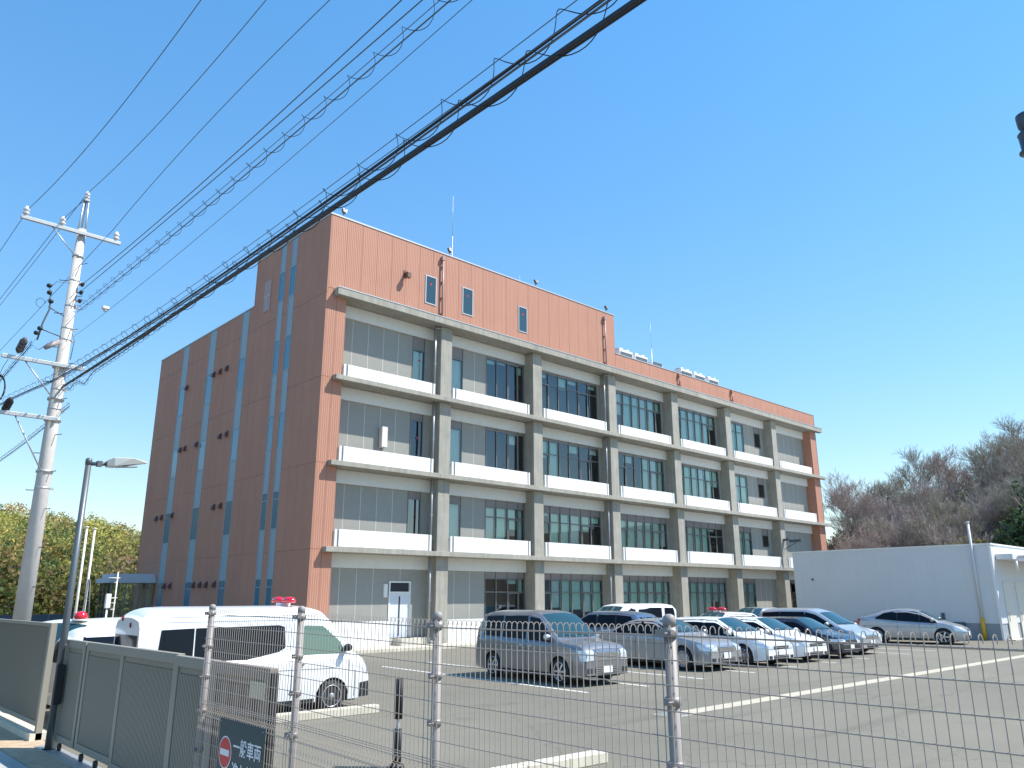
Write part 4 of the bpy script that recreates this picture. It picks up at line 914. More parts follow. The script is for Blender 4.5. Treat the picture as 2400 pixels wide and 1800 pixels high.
# ================================================================== GATES
def leaf(t, y0, y1, z0, z1, x, louvre, nm='louvre_panel'):
    """gate leaf in the plane x, running from y0 down to y1 (towards the camera)"""
    fr = MB(); w_ = .12; th = .09
    fr.box(x-th/2, x+th/2, y0-w_, y0, z0, z1); fr.box(x-th/2, x+th/2, y1, y1+w_, z0, z1); fr.box(x-th/2, x+th/2, y1+w_, y0-w_, z1-.12, z1); fr.box(x-th/2, x+th/2, y1+w_, y0-w_, z0, z0+.10)
    fr.obj('leaf_frame', GATEF, t, bevel=.006); gp = MB(); gp.box(x-.03, x+.03, y1-.055, y1-.002, z0, z1-.04); gp.obj('leaf_gap', BLACK, t)
    fr = MB(); fr.box(x-.012, x+.012, y1+w_, y0-w_, z0+.10, z1-.12); 
    fr.box(x-.022, x-.012, y1+w_+.001, y1+w_+.05, z0+.10, z1-.12); fr.box(x-.022, x-.012, y0-w_-.05, y0-w_-.001, z0+.10, z1-.12); fr.box(x-.022, x-.012, y1+w_+.05, y0-w_-.05, z1-.19, z1-.121)
    fr.obj('leaf_panel', GATEM, t)
    n = int((y0-y1-.24)/.045)
    me = None
    for i in range(n):
        y = y1+.13+i*(y0-y1-.26)/n
        if me is None:
            q = MB(); H_ = z1-z0-.31; q.prism([(-.022, 0), (-.001, 0), (-.001, H_), (-.022, H_)], 0, .024); me = q.mesh('slat', GATEF)
        inst('slat', me, t, (x-.012, y, z0+.11))
t = thing('sliding_gate', 'taupe louvred sliding gate in overlapping leaves left of the wire fence', 'gate')
leaf(t, -17.95, -19.05, .14, 1.72, -14.30, True)
leaf(t, -19.12, -20.90, .14, 1.72, -14.30, True)
leaf(t, -20.97, -23.08, .12, 1.73, -14.36, True)
leaf(t, -23.15, -24.30, .12, 1.72, -14.42, True)
for y in (-18.3, -19.5, -20.2, -22.1, -24.5):
    b = MB(); b.lathe([(.06, -.02), (.06, .02)], 14, Matrix.Translation((-14.33, y, .07)) @ Matrix.Rotation(R(90), 4, 'Y')); b.obj('roller', BLACK, t)
b = MB(); b.box(-14.52, -14.24, -26.5, -17.6, .005, .02); b.obj('floor_rail', GALV, t)
b = MB(); b.box(-14.40, -14.24, -18.1, -17.96, .0, 1.66); b.box(-14.42, -14.40, -18.09, -17.97, 1.18, 1.32); b.obj('catch_post', GATEF, t)
t2 = thing('side_gate_leaf', 'sunlit brown louvred gate leaf standing behind the wire mesh', 'gate', (0, 0, 0))
GATEF, GATEM = mat('brown_gate_frame', (.27, .22, .18), .5), mat('brown_gate_panel', (.20, .165, .135), .5)
leaf(t2, -24.34, -25.72, .1, 1.72, -14.45, True)
GATEF, GATEM = MATS['taupe_gate_frame'], MATS['taupe_gate_paint']
b = MB(); b.box(-14.50, -14.49, -25.66, -25.32, 1.42, 1.58); b.obj('sunlit_strip', mat('sunlit_strip', (.60, .53, .38), .6), t2)  # cream box stands in for a strip of sunlight on the louvres
t3 = thing('screen_panel', 'plain taupe metal screen with a steel end post at the left edge', 'fence')
b = MB(); b.box(-14.36, -14.26, -16.9, -16.78, -.02, 1.96); b.obj('end_post', GATEF, t3)
b = MB(); b.box(-14.33, -14.29, -16.779, -11.0, .30, 1.90); b.obj('sheet', GATEM, t3)
b = MB(); b.box(-14.35, -14.27, -16.779, -11.0, 1.901, 1.96); b.box(-14.35, -14.27, -16.779, -11.0, .22, .299); b.obj('rail', GATEF, t3)
q = MB(); q.box(-.006, 0, 0, .012, 0, 1.59); me = q.mesh('rib', GATEF)
for i in range(100): inst('rib', me, t3, (-14.331, -16.74+i*.057, .305))
b = MB(); b.box(-14.45, -14.15, -16.9, -10.8, -.02, .12); struct('kerb_footing', b, APR)
# kerbs
for i, (x0, x1, y, l) in enumerate(((-10.9, -8.05, -17.95, 'cream concrete parking kerb in front of the high-roofed van'), (-10.95, -8.55, -24.8, 'cream concrete parking kerb at the bottom edge beyond the wire fence'))):
    t = thing('parking_kerb', l, 'kerb', ((x0+x1)/2, y, 0), R(-3), 'parking kerbs')
    w_ = (x1-x0)/2; n = 3
    for k in range(n):
        b = MB(); b.box(-w_+2*w_*k/n+.004, -w_+2*w_*(k+1)/n-.004, -.12, .12, 0, .16); b.obj('kerb_block', APR, t, bevel=.015)
# black sleeved bollard
t = thing('sleeved_bollard', 'black ribbed sleeve bollard on a thin pale pole behind the wire fence', 'bollard', (-11.05, -23.05, 0))
b = MB(); b.tube([(0, 0, 0), (0, 0, 1.2)], .022, 10); b.obj('pole', mat('pale_pole', (.5, .52, .56), .4), t)
b = MB()
for z0, z1, n in ((.66, 1.22, 9), (.0, .52, 9)):
    for k in range(n):
        a = 2*math.pi*k/n; b.tube([(.045*math.cos(a), .045*math.sin(a), z0), (.045*math.cos(a), .045*math.sin(a), z1)], .02, 8)
b.obj('sleeve', BLACK, t)
b = MB(); b.lathe([(.12, 0), (.11, .04), (.04, .06)], 16); b.obj('foot', BLACK, t)
# ================================================================== STREET LAMP
t = thing('street_lamp', 'grey street lamp with a flat angled head at the gate post', 'street lamp', (-14.42, -18.05, 0))
b = MB(); b.tube([(0, 0, 0), (0, 0, 4.78)], [.062, .05], 14); b.lathe([(.056, 4.70), (.056, 4.80), (.03, 4.82)], 14); b.obj('pole', mat('lamp_grey', (.13, .145, .155), .45, metal=.4), t)
b = MB(); b.tube([(0.02, 0, 4.72), (.30, -.03, 4.74)], .035, 10); b.cbox((.17, -.02, 4.73), (.08, .1, .1)); b.obj('arm', MATS['lamp_grey'], t)
b = MB(); Mh = Matrix.Translation((.28, -.04, 4.74)) @ Matrix.Rotation(R(-7), 4, 'Z') @ Matrix.Rotation(R(-6), 4, 'Y')
b.add([(0, -.10, -.05), (0, .10, -.05), (.12, -.14, -.06), (.12, .14, -.06), (.68, -.05, .0), (.68, .05, .0), (0, -.10, .05), (0, .10, .05), (.12, -.13, .10), (.12, .13, .10), (.45, -.10, .09), (.45, .10, .09), (.68, -.05, .02), (.68, .05, .02)],
      [(0, 1, 3, 2), (2, 3, 5, 4), (6, 8, 9, 7), (8, 10, 11, 9), (10, 12, 13, 11), (0, 6, 7, 1), (4, 5, 13, 12), (0, 2, 8, 6), (1, 7, 9, 3), (2, 4, 12, 10), (2, 10, 8), (3, 11, 13, 5), (3, 9, 11)], M=Mh)
b.obj('lamp_head', mat('lamp_head_grey', (.42, .42, .40), .4, metal=.3), t, bevel=.008)
b = MB(); b.box(.16, .52, -.08, .09, -.066, -.058, Mh); b.obj('lens', mat('lamp_lens', (.5, .5, .48), .2), t)
b = MB(); b.cbox((-.01, -.10, 1.02), (.12, .10, .62)); b.obj('control_box', BLACK, t, bevel=.01)
b = MB(); b.lathe([(.11, 0), (.11, .02)], 14); b.obj('base_flange', GALV, t)
# ================================================================== UTILITY POLE
PX, PY = -13.776, -11.883
t = thing('utility_pole', 'tall tapered concrete utility pole with crossarms and white insulators at the left', 'utility pole', (PX, PY, 0))
b = MB(); b.tube([(0, 0, -.1), (0, 0, 11.75)], [.205, .105], 20); b.obj('shaft', POLEC, t)
b = MB(); b.tube([(-.09, 0, 11.6), (-.05, 0, 12.6)], .022, 6); b.tube([(.09, 0, 11.6), (.05, 0, 12.6)], .022, 6); b.tube([(0, .09, 11.6), (0, .04, 12.6)], .02, 6); b.box(-.07, .07, -.06, .06, 12.58, 12.63); b.obj('top_bracket', GALV, t)
def insulator(parent, x, y, z, m=PORC, s=1.0):
    b = MB(); b.lathe([(.02*s, 0), (.03*s, .03*s), (.075*s, .05*s), (.08*s, .08*s), (.05*s, .10*s), (.05*s, .13*s), (.075*s, .15*s), (.072*s, .19*s), (.04*s, .22*s), (.035*s, .26*s), (.015*s, .27*s)], 14, Matrix.Translation((x, y, z))); return b.obj('insulator', m, parent)
insulator(t, 0, 0, 12.63, s=.9)
b = MB(); b.box(-1.42, .92, -.19, -.11, 11.55, 11.64); b.obj('crossarm', GALV, t, bevel=.006)
b = MB(); b.tube([(-.72, -.15, 11.56), (-.13, -.12, 10.98)], .016, 6); b.lathe([(.135, -.03), (.135, .03)], 14, Matrix.Translation((0, 0, 10.98))); b.obj('arm_brace', GALV, t)
for x in (-1.32, -.50, .80): insulator(t, x, -.15, 11.64)
for k, z in enumerate(np.arange(2.2, 10.9, .45)):
    s = 1 if k % 2 else -1; b = MB(); a = R(-60 if k % 2 else 150); b.tube([(math.cos(a)*.10, math.sin(a)*.10, z), (math.cos(a)*.34, math.sin(a)*.34, z), (math.cos(a)*.34, math.sin(a)*.34, z+.02)], .010, 6); b.obj('step_bolt', mat('step_dark', (.10, .10, .10), .5), t)
def lowarm(z, x0, x1, zb_):
    b = MB(); b.box(x0, x1, -.24, -.16, z-.045, z+.045); o = b.obj('crossarm', GALV, t, bevel=.006)
    b = MB(); b.tube([(x0*.62, -.2, z-.04), (-.12, -.16, zb_)], .018, 6); b.lathe([(.19, -.03), (.19, .03)], 16, Matrix.Translation((0, 0, zb_))); b.lathe([(.19, -.03), (.19, .03)], 16, Matrix.Translation((0, 0, z))); b.obj('arm_brace', GALV, o)
    return o
lowarm(7.98, -1.32, .48, 7.15); lowarm(6.62, -1.35, .05, 5.35)
for z in (10.2, 9.98, 9.75):
    b = MB(); b.tube([(.10, -.08, z), (.20, -.22, z+.02)], .018, 6); b.lathe([(.03, -.05), (.05, 0), (.03, .05)], 10, Matrix.Translation((.16, -.16, z))); b.obj('wire_rack', BLACK, t)
for z in (10.3, 9.6, 9.0, 8.7, 7.4, 6.9, 4.95):
    b = MB(); rr = .105+(.205-.105)*(11.75-z)/11.85+.006; b.lathe([(rr, -.02), (rr, .02)], 16, Matrix.Translation((0, 0, z))); b.cbox((rr+.04, 0, z), (.08, .04, .05)); b.obj('band', GALV, t)
# drop-out cutouts on the left of the shaft
b = MB(); b.tube([(-.12, -.05, 9.3), (-.50, -.08, 9.45)], .015, 6); b.tube([(-.50, -.08, 9.9), (-.46, -.08, 9.4), (-.56, -.08, 9.0), (-.62, -.08, 8.55)], .02, 6); b.tube([(-.12, -.05, 8.75), (-.62, -.08, 8.85)], .015, 6); b.obj('side_bracket', mat('step_dark', (.1, .1, .1), .5), t)
for x, z in ((-.55, 10.0), (-.52, 9.82), (-.46, 9.6), (-.6, 8.85), (-.66, 8.72)):
    b = MB(); b.lathe([(.03, -.05), (.06, -.03), (.06, .03), (.03, .05)], 10, Matrix.Translation((x, -.08, z))); b.obj('dark_insulator', BLACK, t)
b = MB(); b.tube([(-.15, -.1, 8.6), (-.45, -.2, 8.35)], [.07, .055], 10); b.obj('surge_arrester', mat('brown_grey', (.30, .26, .25), .5), t)
b = MB(); b.tube([(-.68+.1*math.cos(a), -.1, 9.5+.12*math.sin(a)) for a in np.linspace(0, 5, 12)], .008, 5); b.tube([(-.55, -.08, 9.9), (-.4, -.08, 10.15), (-.1, -.06, 10.2)], .008, 5); b.tube([(.12, -.05, 8.9), (.2, -.06, 8.7), (.17, -.06, 8.2)], .01, 5); b.tube([(-.62, -.08, 8.6), (-.75, -.1, 8.4), (-.55, -.1, 8.3), (-.3, -.1, 8.6)], .008, 5); b.obj('jumper_wire', CABLEG, t)
# ================================================================== CABLES
def wire_pts(a, dirx, coef, L, ext=22, y_left=0, zl=None, n=40):
    """a: start point (at the pole), runs towards -Y with x drift dirx per metre; z = polynomial of the distance"""
    pts = []
    if y_left:
        for k in range(12, 0, -1):
            s = y_left*k/12; pts.append((a[0]+.0*s, a[1]+s, coef[2]+(zl*s*(1-.5*s/y_left)*1.0)))
    sl = 2*coef[0]*L+coef[1]
    for k in range(n+1):
        s = (L+ext)*k/n; z = np.polyval(coef, s) if s <= L else np.polyval(coef, L)+sl*(s-L)+.006*(s-L)**2
        pts.append((a[0]+dirx*s, a[1]-s, z))
    return pts
def cable_thing(name, label, pts, r, m=CABLEG, group='overhead lines along the street', cat='overhead wire', n=5):
    b = MB(); b.tube(pts, r, n); o = b.obj(name, m); return tag(o, label, cat, group)
hv = [((-15.03, PY, 11.93), .043, (.0122, -.0897, 11.925), 9.77, 'leftmost thin power line, running to the left tip of the upper crossarm', -.02),
      ((-13.78, PY, 12.83), .012, (.00805, -.1121, 12.82), 10.17, 'thin power line running to the very top of the utility pole', -.03),
      ((-13.03, PY, 12.0), -.014, (-.0054, .0496, 12.02), 11.54, 'thin power line running to the right tip of the upper crossarm', -.02)]
for a, dx, c, L, lb, zl in hv: cable_thing('power_line', lb, wire_pts(a, dx, c, L, ext=14 if 'right' not in lb else 10, y_left=34, zl=zl), .008)
cable_thing('power_line', 'thin power line running to the middle insulator of the upper crossarm', wire_pts((-14.28, PY, 11.85), .02, (.008, -.10, 11.85), 2.2, ext=.1, y_left=34, zl=-.02), .008)
cable_thing('low_voltage_line', 'upper one of the pair of plain lines between the power lines and the spiral-wrapped cable', wire_pts((-13.6, PY, 10.24), -.012, (.00239, -.0794, 10.2436), 14.52, ext=14), .009)
cable_thing('low_voltage_line', 'lower one of the pair of plain lines just above the spiral-wrapped cable', wire_pts((-13.6, PY, 10.05), -.014, (.00063, -.06252, 10.0546), 14.95, ext=14), .009)
cable_thing('drop_line', 'thin lone line with a small white tag below the spiral-wrapped cable', wire_pts((-13.6, PY, 8.85), -.04, (.00174, -.0761, 8.82), 16.54, ext=14), .0045)
tg = thing('line_tag', 'small white tag clipped on the thin lone line', 'tag', (-13.8, -15.25, 8.62))
b = MB(); b.cbox((0, 0, 0), (.13, .13, .06)); b.obj('plate', PORC, tg); b = MB(); b.cbox((.0, .0, -.05), (.05, .1, .05)); b.obj('clip', GALV, tg)
def helix(pts, r, pitch, wr, drop=.0, side=1):
    P = [Vector(p) for p in pts]; out = []; acc = 0; ph = 0
    for i in range(len(P)-1):
        d = P[i+1]-P[i]; n = max(2, int(d.length/pitch*20)); x = Vector((0, 0, 1)).cross(d).normalized(); y = d.normalized().cross(x)
        for k in range(n):
            q = P[i]+d*k/n; ph = 2*math.pi*(acc+d.length*k/n)/pitch; out.append(q+x*r*math.cos(ph)+y*(r*math.sin(ph)+drop))
        acc += d.length
    b = MB(); b.tube(out, wr, 4, False); return b
def bundle(name, label, a, dx, c, L, cables, hel, ext, y_left=0, zl=0):
    t = thing(name, label, 'overhead cable', (0, 0, 0), 0, 'overhead lines along the street'); base = wire_pts(a, dx, c, L, ext=ext, y_left=y_left, zl=zl, n=60)
    for nm, ox, oz, r in cables:
        b = MB(); b.tube([(p[0]+ox, p[1], p[2]+oz) for p in base], r, 7); b.obj(nm, CABLE if r > .01 else CABLEG, t)
    for pitch, r, oz in hel: helix([(p[0], p[1], p[2]+oz) for p in base], r, pitch, .0042).obj('spiral_hanger', CABLE, t)
    return t
bundle('spiral_cable', 'spiral-wrapped slim cable between the plain lines and the thick cables', (-13.6, PY, 9.52), -.028, (.00107, -.0753, 9.5227), 15.81, [('messenger_wire', 0, .09, .005), ('cable', 0, -.03, .009)], [(.62, .085, .03)], 14)
bundle('thick_cable', 'upper one of the two thick black cables crossing the picture diagonally, wrapped by a spiral', (-13.93, PY, 7.59), -.051, (.00223, -.11175, 7.6027), 18.7, [('messenger_wire', -.02, .13, .004), ('cable', 0, 0, .014), ('cable', .015, -.026, .010)], [(.72, .095, .045)], 12, 20, .10)
bundle('thick_cable', 'lower and thicker one of the two black cables crossing the picture diagonally', (-13.68, PY, 7.50), -.069, (.00052, -.08894, 7.50), 19.08, [('messenger_wire', -.03, .14, .004), ('cable', 0, 0, .019), ('cable', -.018, -.032, .013), ('cable', .018, -.018, .012)], [(.85, .10, .05)], 12)
# slack branch cable under the thick ones by the pole
t = thing('slack_cable', 'slack thin cable sagging in loops below the thick cables near the pole', 'overhead cable')
b = MB(); pts = []
for k in range(50):
    s = k/49*9; pts.append((-13.64-.069*s, PY-s, 7.42-.094*s+.0022*s*s-.16*math.exp(-((s-2.6)/.5)**2)-.09*math.exp(-((s-.9)/.2)**2)))
b.tube(pts, .009, 5); b.obj('cable', CABLE, t)
helix(pts, .05, .35, .004).obj('spiral_hanger', CABLEG, t)
# cable coil, closures and lines left of the pole
t = thing('cable_coil', 'black coil of spare cable hanging left of the pole', 'cable coil', (-15.05, PY-.1, 7.6))
b = MB()
for j in range(3): b.tube([(.15*math.cos(a)+.01*j, .04*j, -.07-.33+(.33-.01*j)*math.sin(a)) for a in np.linspace(0, 2*math.pi, 25)], .016, 6)
b.obj('coil', CABLE, t); b = MB(); b.tube([(0, 0, -.07), (.05, 0, .15), (.12, 0, .33)], .006, 5); b.obj('tie', CABLE, t)
for (x, z, l) in ((-14.72, 8.30, 'grey-brown cable closure resting above the middle crossarm left of the pole'), (-14.8, 6.80, 'black cable closure above the lowest crossarm left of the pole')):
    t = thing('cable_closure', l, 'cable closure', (x, PY-.15, z), 0, 'cable closures beside the pole')
    b = MB(); b.tube([(0, .25, -.1), (0, .15, -.06), (0, -.2, .06), (0, -.32, .12)], [.04, .085, .085, .04], 12); b.obj('shell', mat('closure_grey', (.12, .11, .11), .6) if z > 8 else BLACK, t)
    b = MB()
    for y in (.1, -.05, -.2): b.lathe([(.09, -.012), (.09, .012)], 12, Matrix.Translation((0, y, -.05-(y-.1)*.35)) @ Matrix.Rotation(R(75), 4, 'X'))
    b.obj('strap', CABLE, t)
for i, (z, z2, l) in enumerate(((8.25, 8.05, 'spiral-wrapped cable leaving the middle crossarm towards the left edge'), (6.9, 6.75, 'pale double cable passing behind the pole towards the lower left'))):
    t = thing('branch_cable', l, 'overhead cable', (0, 0, 0), 0, 'cables left of the pole'); base = [((-14.6 if i == 0 else -13.6), PY-.6+s*1.0, z+(z2-z)*s/20+ .004*(s-10)**2-.4) for s in np.linspace(0, 24, 24)]
    for oz, r in ((.0, .011), (.09, .006)):
        b = MB(); b.tube([(p[0], p[1], p[2]+oz) for p in base], r, 6); b.obj('cable', CABLEG if i else CABLE, t)
    helix([(p[0], p[1], p[2]+.045) for p in base], .06, .4, .004).obj('spiral_hanger', CABLEG, t)
# dark equipment at the right edge, on a pole outside the frame
t = thing('pole_equipment', 'dark blue-grey fitting cut off by the right edge of the picture, high up', 'fitting', (-9.70, -31.83, 6.72)); t.scale = (.55, .55, .55)
b = MB(); b.lathe([(.10, 0), (.205, .03), (.205, .05), (.155, .08), (.175, .36), (.19, .40), (.15, .45), (.12, .47)], 18); b.obj('lower_shell', mat('fitting_blue', (.05, .075, .11), .4), t)
b = MB(); b.lathe([(.12, .471), (.12, .52), (.15, .56), (.165, .76), (.16, .80), (.10, .84), (.03, .85)], 18); b.obj('upper_shell', MATS['fitting_blue'], t)
b = MB(); b.tube([(.1, -.05, .45), (2.6, -.9, .6)], .04, 8); b.obj('arm', GALV, t)
t = thing('side_pole', 'concrete pole outside the right edge carrying the dark fitting', 'utility pole', (-8.15, -32.35, 0))
b = MB(); b.tube([(0, 0, 0), (0, 0, 9)], [.17, .11], 16); b.obj('shaft', POLEC, t)
b = MB(); b.lathe([(.16, -.04), (.16, .04)], 14, Matrix.Translation((0, 0, 6.95))); b.obj('band', GALV, t)
# ================================================================== LEFT BACKGROUND: flagpoles, aerial, low wall
for x, y, l, h in ((-9.15, 1.4, 'left one of two thin pale flagpoles before the wooded hill', 5.1), (-8.72, 1.9, 'right one of two thin pale flagpoles before the wooded hill', 5.1)):
    t = thing('flagpole', l, 'flagpole', (x, y, 0), 0, 'pair of flagpoles')
    b = MB(); b.tube([(0, 0, 0), (0, 0, h)], [.06, .04], 10); b.obj('pole', mat('flagpole_cream', (.78, .74, .64), .4), t)
    b = MB(); b.lathe([(.03, 0), (.10, .02), (.11, .06), (.03, .09)], 12, Matrix.Translation((0, 0, h)) @ Matrix.Scale(.7, 4)); b.obj('finial', MATS['flagpole_cream'], t)
    b = MB(); b.lathe([(.18, 0), (.18, .5), (.1, .52)], 12); b.obj('base', mat('flag_base', (.13, .14, .16), .6), t)
t = thing('tv_aerial', 'pale rod aerial with short cross rods beside the glazed pavilion', 'aerial', (-7.5, 2.3, 0))
b = MB(); b.tube([(0, 0, 0), (0, 0, 3.45)], .025, 8); b.obj('mast', MATS['flagpole_cream'], t)
b = MB()
for z, s in ((3.2, .35), (3.02, .1), (2.4, .3), (2.2, .14), (1.95, .14)): b.tube([(-s, 0, z), (s*.3, 0, z)], .017, 6)
b.obj('cross_rod', MATS['flagpole_cream'], t)
t = thing('white_post_box', 'small white box on a post before the wooded hill', 'post box', (-7.85, 2.0, 0))
b = MB(); b.tube([(0, 0, 0), (0, 0, 2.0)], .035, 8); b.obj('post', WHITEP, t); b = MB(); b.cbox((0, 0, 2.28), (.19, .17, .56)); b.obj('box', WHITEP, t, bevel=.02)
t = thing('lattice_mast', 'thin dark three-legged lattice mast behind the street lamp', 'mast', (-8.95, .9, 0))
b = MB()
for a in (0, 120, 240): b.tube([(.28*math.cos(R(a)), .28*math.sin(R(a)), 0), (.04*math.cos(R(a)), .04*math.sin(R(a)), 3.1)], .02, 5)
for z in (.8, 1.6, 2.4):
    r_ = .28-.24*z/3.4
    for a in (0, 120, 240): b.tube([(r_*math.cos(R(a)), r_*math.sin(R(a)), z), (r_*math.cos(R(a+120)), r_*math.sin(R(a+120)), z)], .018, 4)
b.obj('frame', mat('mast_dark', (.09, .11, .12), .5), t)
W_ = thing('boundary_wall', 'low dark grey boundary wall in the distance below the wooded hill', 'wall', (-20, 27, 0))
b = MB()
b.box(-60, 18.5, 0, .2, 0, 1.35); b.obj('wall', mat('far_wall', (.10, .12, .15), .8), W_)
for i in range(40):
    b = MB(); b.box(-60+i*2, -59.9+i*2, -.03, .0, 0, 1.4); b.obj('wall_post', mat('far_post', (.16, .18, .20), .8), W_)
# ================================================================== HILLS AND TREES
rs = np.random.RandomState(11)
def stuff_mesh(name, V, Fq, cols, m, label, nrm=None):
    me = bpy.data.meshes.new(name); nv = len(V); nf = len(Fq)
    me.vertices.add(nv); me.vertices.foreach_set('co', V.astype(np.float32).ravel()); me.loops.add(nf*4); me.loops.foreach_set('vertex_index', Fq.astype(np.int32).ravel())
    me.polygons.add(nf); me.polygons.foreach_set('loop_start', (np.arange(nf)*4).astype(np.int32)); me.update()
    at = me.color_attributes.new('tint', 'FLOAT_COLOR', 'POINT'); c4 = np.ones((nv, 4), np.float32); c4[:, :3] = cols; at.data.foreach_set('color', c4.ravel())
    me.materials.append(m); o = bpy.data.objects.new(name, me); COL.objects.link(o); return o
def leafmat(name, rough=.6, trans=.25):
    m = bpy.data.materials.new(name); m.use_nodes = True; n = m.node_tree.nodes; l = m.node_tree.links; b = n['Principled BSDF']; b.inputs['Roughness'].default_value = rough
    a = n.new('ShaderNodeAttribute'); a.attribute_name = 'tint'; l.new(a.outputs['Color'], b.inputs['Base Color']); b.inputs['Specular IOR Level'].default_value = .2
    tr = n.new('ShaderNodeBsdfTranslucent'); l.new(a.outputs['Color'], tr.inputs[0]); mx = n.new('ShaderNodeMixShader'); mx.inputs[0].default_value = trans
    l.new(b.outputs[0], mx.inputs[1]); l.new(tr.outputs[0], mx.inputs[2]); l.new(mx.outputs[0], n['Material Output'].inputs[0]); return m
LEAF = leafmat('leaf', .6, .4)
def quads(centres, size, cols, flat=.0, aspect=1.0):
    n = len(centres); a = rs.normal(size=(n, 3)); a /= np.linalg.norm(a, axis=1)[:, None]; b2 = rs.normal(size=(n, 3)); b2 -= (b2*a).sum(1)[:, None]*a; b2 /= np.linalg.norm(b2, axis=1)[:, None]
    s = size*(.6+.8*rs.rand(n))[:, None]; a = a*s; b2 = b2*s*aspect
    V = np.stack([centres-a-b2, centres+a-b2*.4, centres+a+b2, centres-a*.5+b2], 1).reshape(-1, 3); Fq = np.arange(n*4).reshape(-1, 4); return V, Fq, np.repeat(cols, 4, 0)
CAMX, CAMY = -18.36, -33.4
def dirpx(px): # ground direction for an image column
    a = (px-1200)/1839.87; f2 = np.array([math.sin(-CY), math.cos(-CY)]); r2 = np.array([math.cos(CY), math.sin(CY)]); v = f2*math.cos(CP)*1.0+r2*a; return v/np.linalg.norm(v)
# --- left wooded hill
def hillL(x, y):
    u = (y-30)/85; u = np.clip(u, 0, 1.6); ridge = 13.3-.16*(x-6)+.9*np.sin(x*.11)+.6*np.sin(x*.31+1)
    return np.clip(ridge, 3, 60)*np.clip(u, 0, 1)**1.25
gx = np.linspace(-140, 75, 44); gy = np.linspace(28, 190, 30); b = MB(); vs = [(x, y, float(hillL(x, y))-.6) for y in gy for x in gx]
b.add(vs, [(i*44+j, i*44+j+1, (i+1)*44+j+1, (i+1)*44+j) for i in range(29) for j in range(43)], True); struct('left_hill', b, EARTH)
C_, K_ = [], []
pal = np.array([[.36, .33, .09], [.27, .29, .08], [.42, .34, .11], [.13, .18, .06], [.42, .28, .12], [.19, .23, .08], [.30, .21, .13]])
n = 0
while n < 1900:
    y = 32+rs.rand()**1.0*92; x = -75+rs.rand()*120
    if y > 118: continue
    z = float(hillL(np.array(x), np.array(y))); r_ = 1.3+1.2*rs.rand(); k = 260
    d = rs.normal(size=(k, 3)); d /= np.linalg.norm(d, axis=1)[:, None]; d *= (rs.rand(k)**.35)[:, None]; d[:, 2] *= 1.25; d += rs.normal(size=(1, 3))*.1
    c = np.array([x, y, z+r_*.7])+d*r_
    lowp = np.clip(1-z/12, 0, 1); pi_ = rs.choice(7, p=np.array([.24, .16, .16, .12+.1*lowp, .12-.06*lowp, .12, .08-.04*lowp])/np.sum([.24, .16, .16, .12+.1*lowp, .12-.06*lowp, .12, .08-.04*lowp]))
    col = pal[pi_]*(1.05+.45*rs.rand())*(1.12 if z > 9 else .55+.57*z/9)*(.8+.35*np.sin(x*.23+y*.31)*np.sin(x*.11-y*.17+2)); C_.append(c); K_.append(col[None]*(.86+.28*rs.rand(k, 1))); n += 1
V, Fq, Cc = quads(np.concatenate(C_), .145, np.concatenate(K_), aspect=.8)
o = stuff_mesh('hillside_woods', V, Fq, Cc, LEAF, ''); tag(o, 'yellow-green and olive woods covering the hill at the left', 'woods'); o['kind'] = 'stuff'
# --- right hill
def hillR(x, y):
    u = np.clip((x-57)/26, 0, 1.0); v = np.clip((15-y)/10, 0, 1); w2 = np.clip((0-y)/14, 0, 1)
    return (6.2+5.6*v+2.3*w2)*u**.9
gx = np.linspace(56, 200, 30); gy = np.linspace(-120, 80, 40); b = MB(); vs = [(x, y, float(hillR(x, y))-.4) for y in gy for x in gx]
b.add(vs, [(i*30+j, i*30+j+1, (i+1)*30+j+1, (i+1)*30+j) for i in range(39) for j in range(29)], True); struct('right_hill', b, mat('leaf_litter', (.11, .075, .05), .95, noise=.3, nscale=.8, bump=.4, bscale=4))
BARK = mat('bare_bark', (.22, .18, .165), .9); BARKL = mat('pale_twig', (.40, .335, .30), .9)
BARKG = mat('grey_olive_twig', (.33, .30, .24), .9)
BARKR = mat('red_brown_twig', (.30, .20, .165), .9)
def bare_tree(seed, H=11.0):
    rnd = random.Random(seed); trunk = MB(); tw = MB()
    def grow(p, d, ln, r, lev):
        pts = [p]; n_ = 4; q = p
        for i in range(n_):
            d = (d+Vector((rnd.gauss(0, .13), rnd.gauss(0, .13), rnd.gauss(.05, .07)))).normalized(); q = q+d*ln/n_; pts.append(q)
        rr = [r*(1-.5*i/n_) for i in range(n_+1)]
        (trunk if lev < 2 else tw).tube(pts, rr, 5 if lev < 2 else 3, False)
        if lev >= 5: return
        nb = [6, 5, 5, 5, 4][lev]
        for k in range(nb):
            i = rnd.choice([2, 3, 4]) if lev else rnd.choice([1, 2, 3, 4]); a = rnd.uniform(0, 6.28); el = rnd.uniform(.35, .85)
            ax = d.orthogonal().normalized(); ax2 = d.cross(ax); nd = (d*math.cos(el)+(ax*math.cos(a)+ax2*math.sin(a))*math.sin(el)+Vector((0, 0, .16))).normalized()
            grow(pts[i], nd, ln*rnd.uniform(.52, .74), max(rr[i]*.58, .017), lev+1)
    grow(Vector((0, 0, -.5)), Vector((rnd.gauss(0, .06), rnd.gauss(0, .06), 1)).normalized(), H*.40, .17, 0)
    return trunk.mesh('trunk', BARK), tw.mesh('crown', BARKL if seed % 2 else BARKG)
PROT = [bare_tree(s, H) for s, H in ((1, 11.5), (5, 12.5), (10, 10.5), (14, 11.5))]
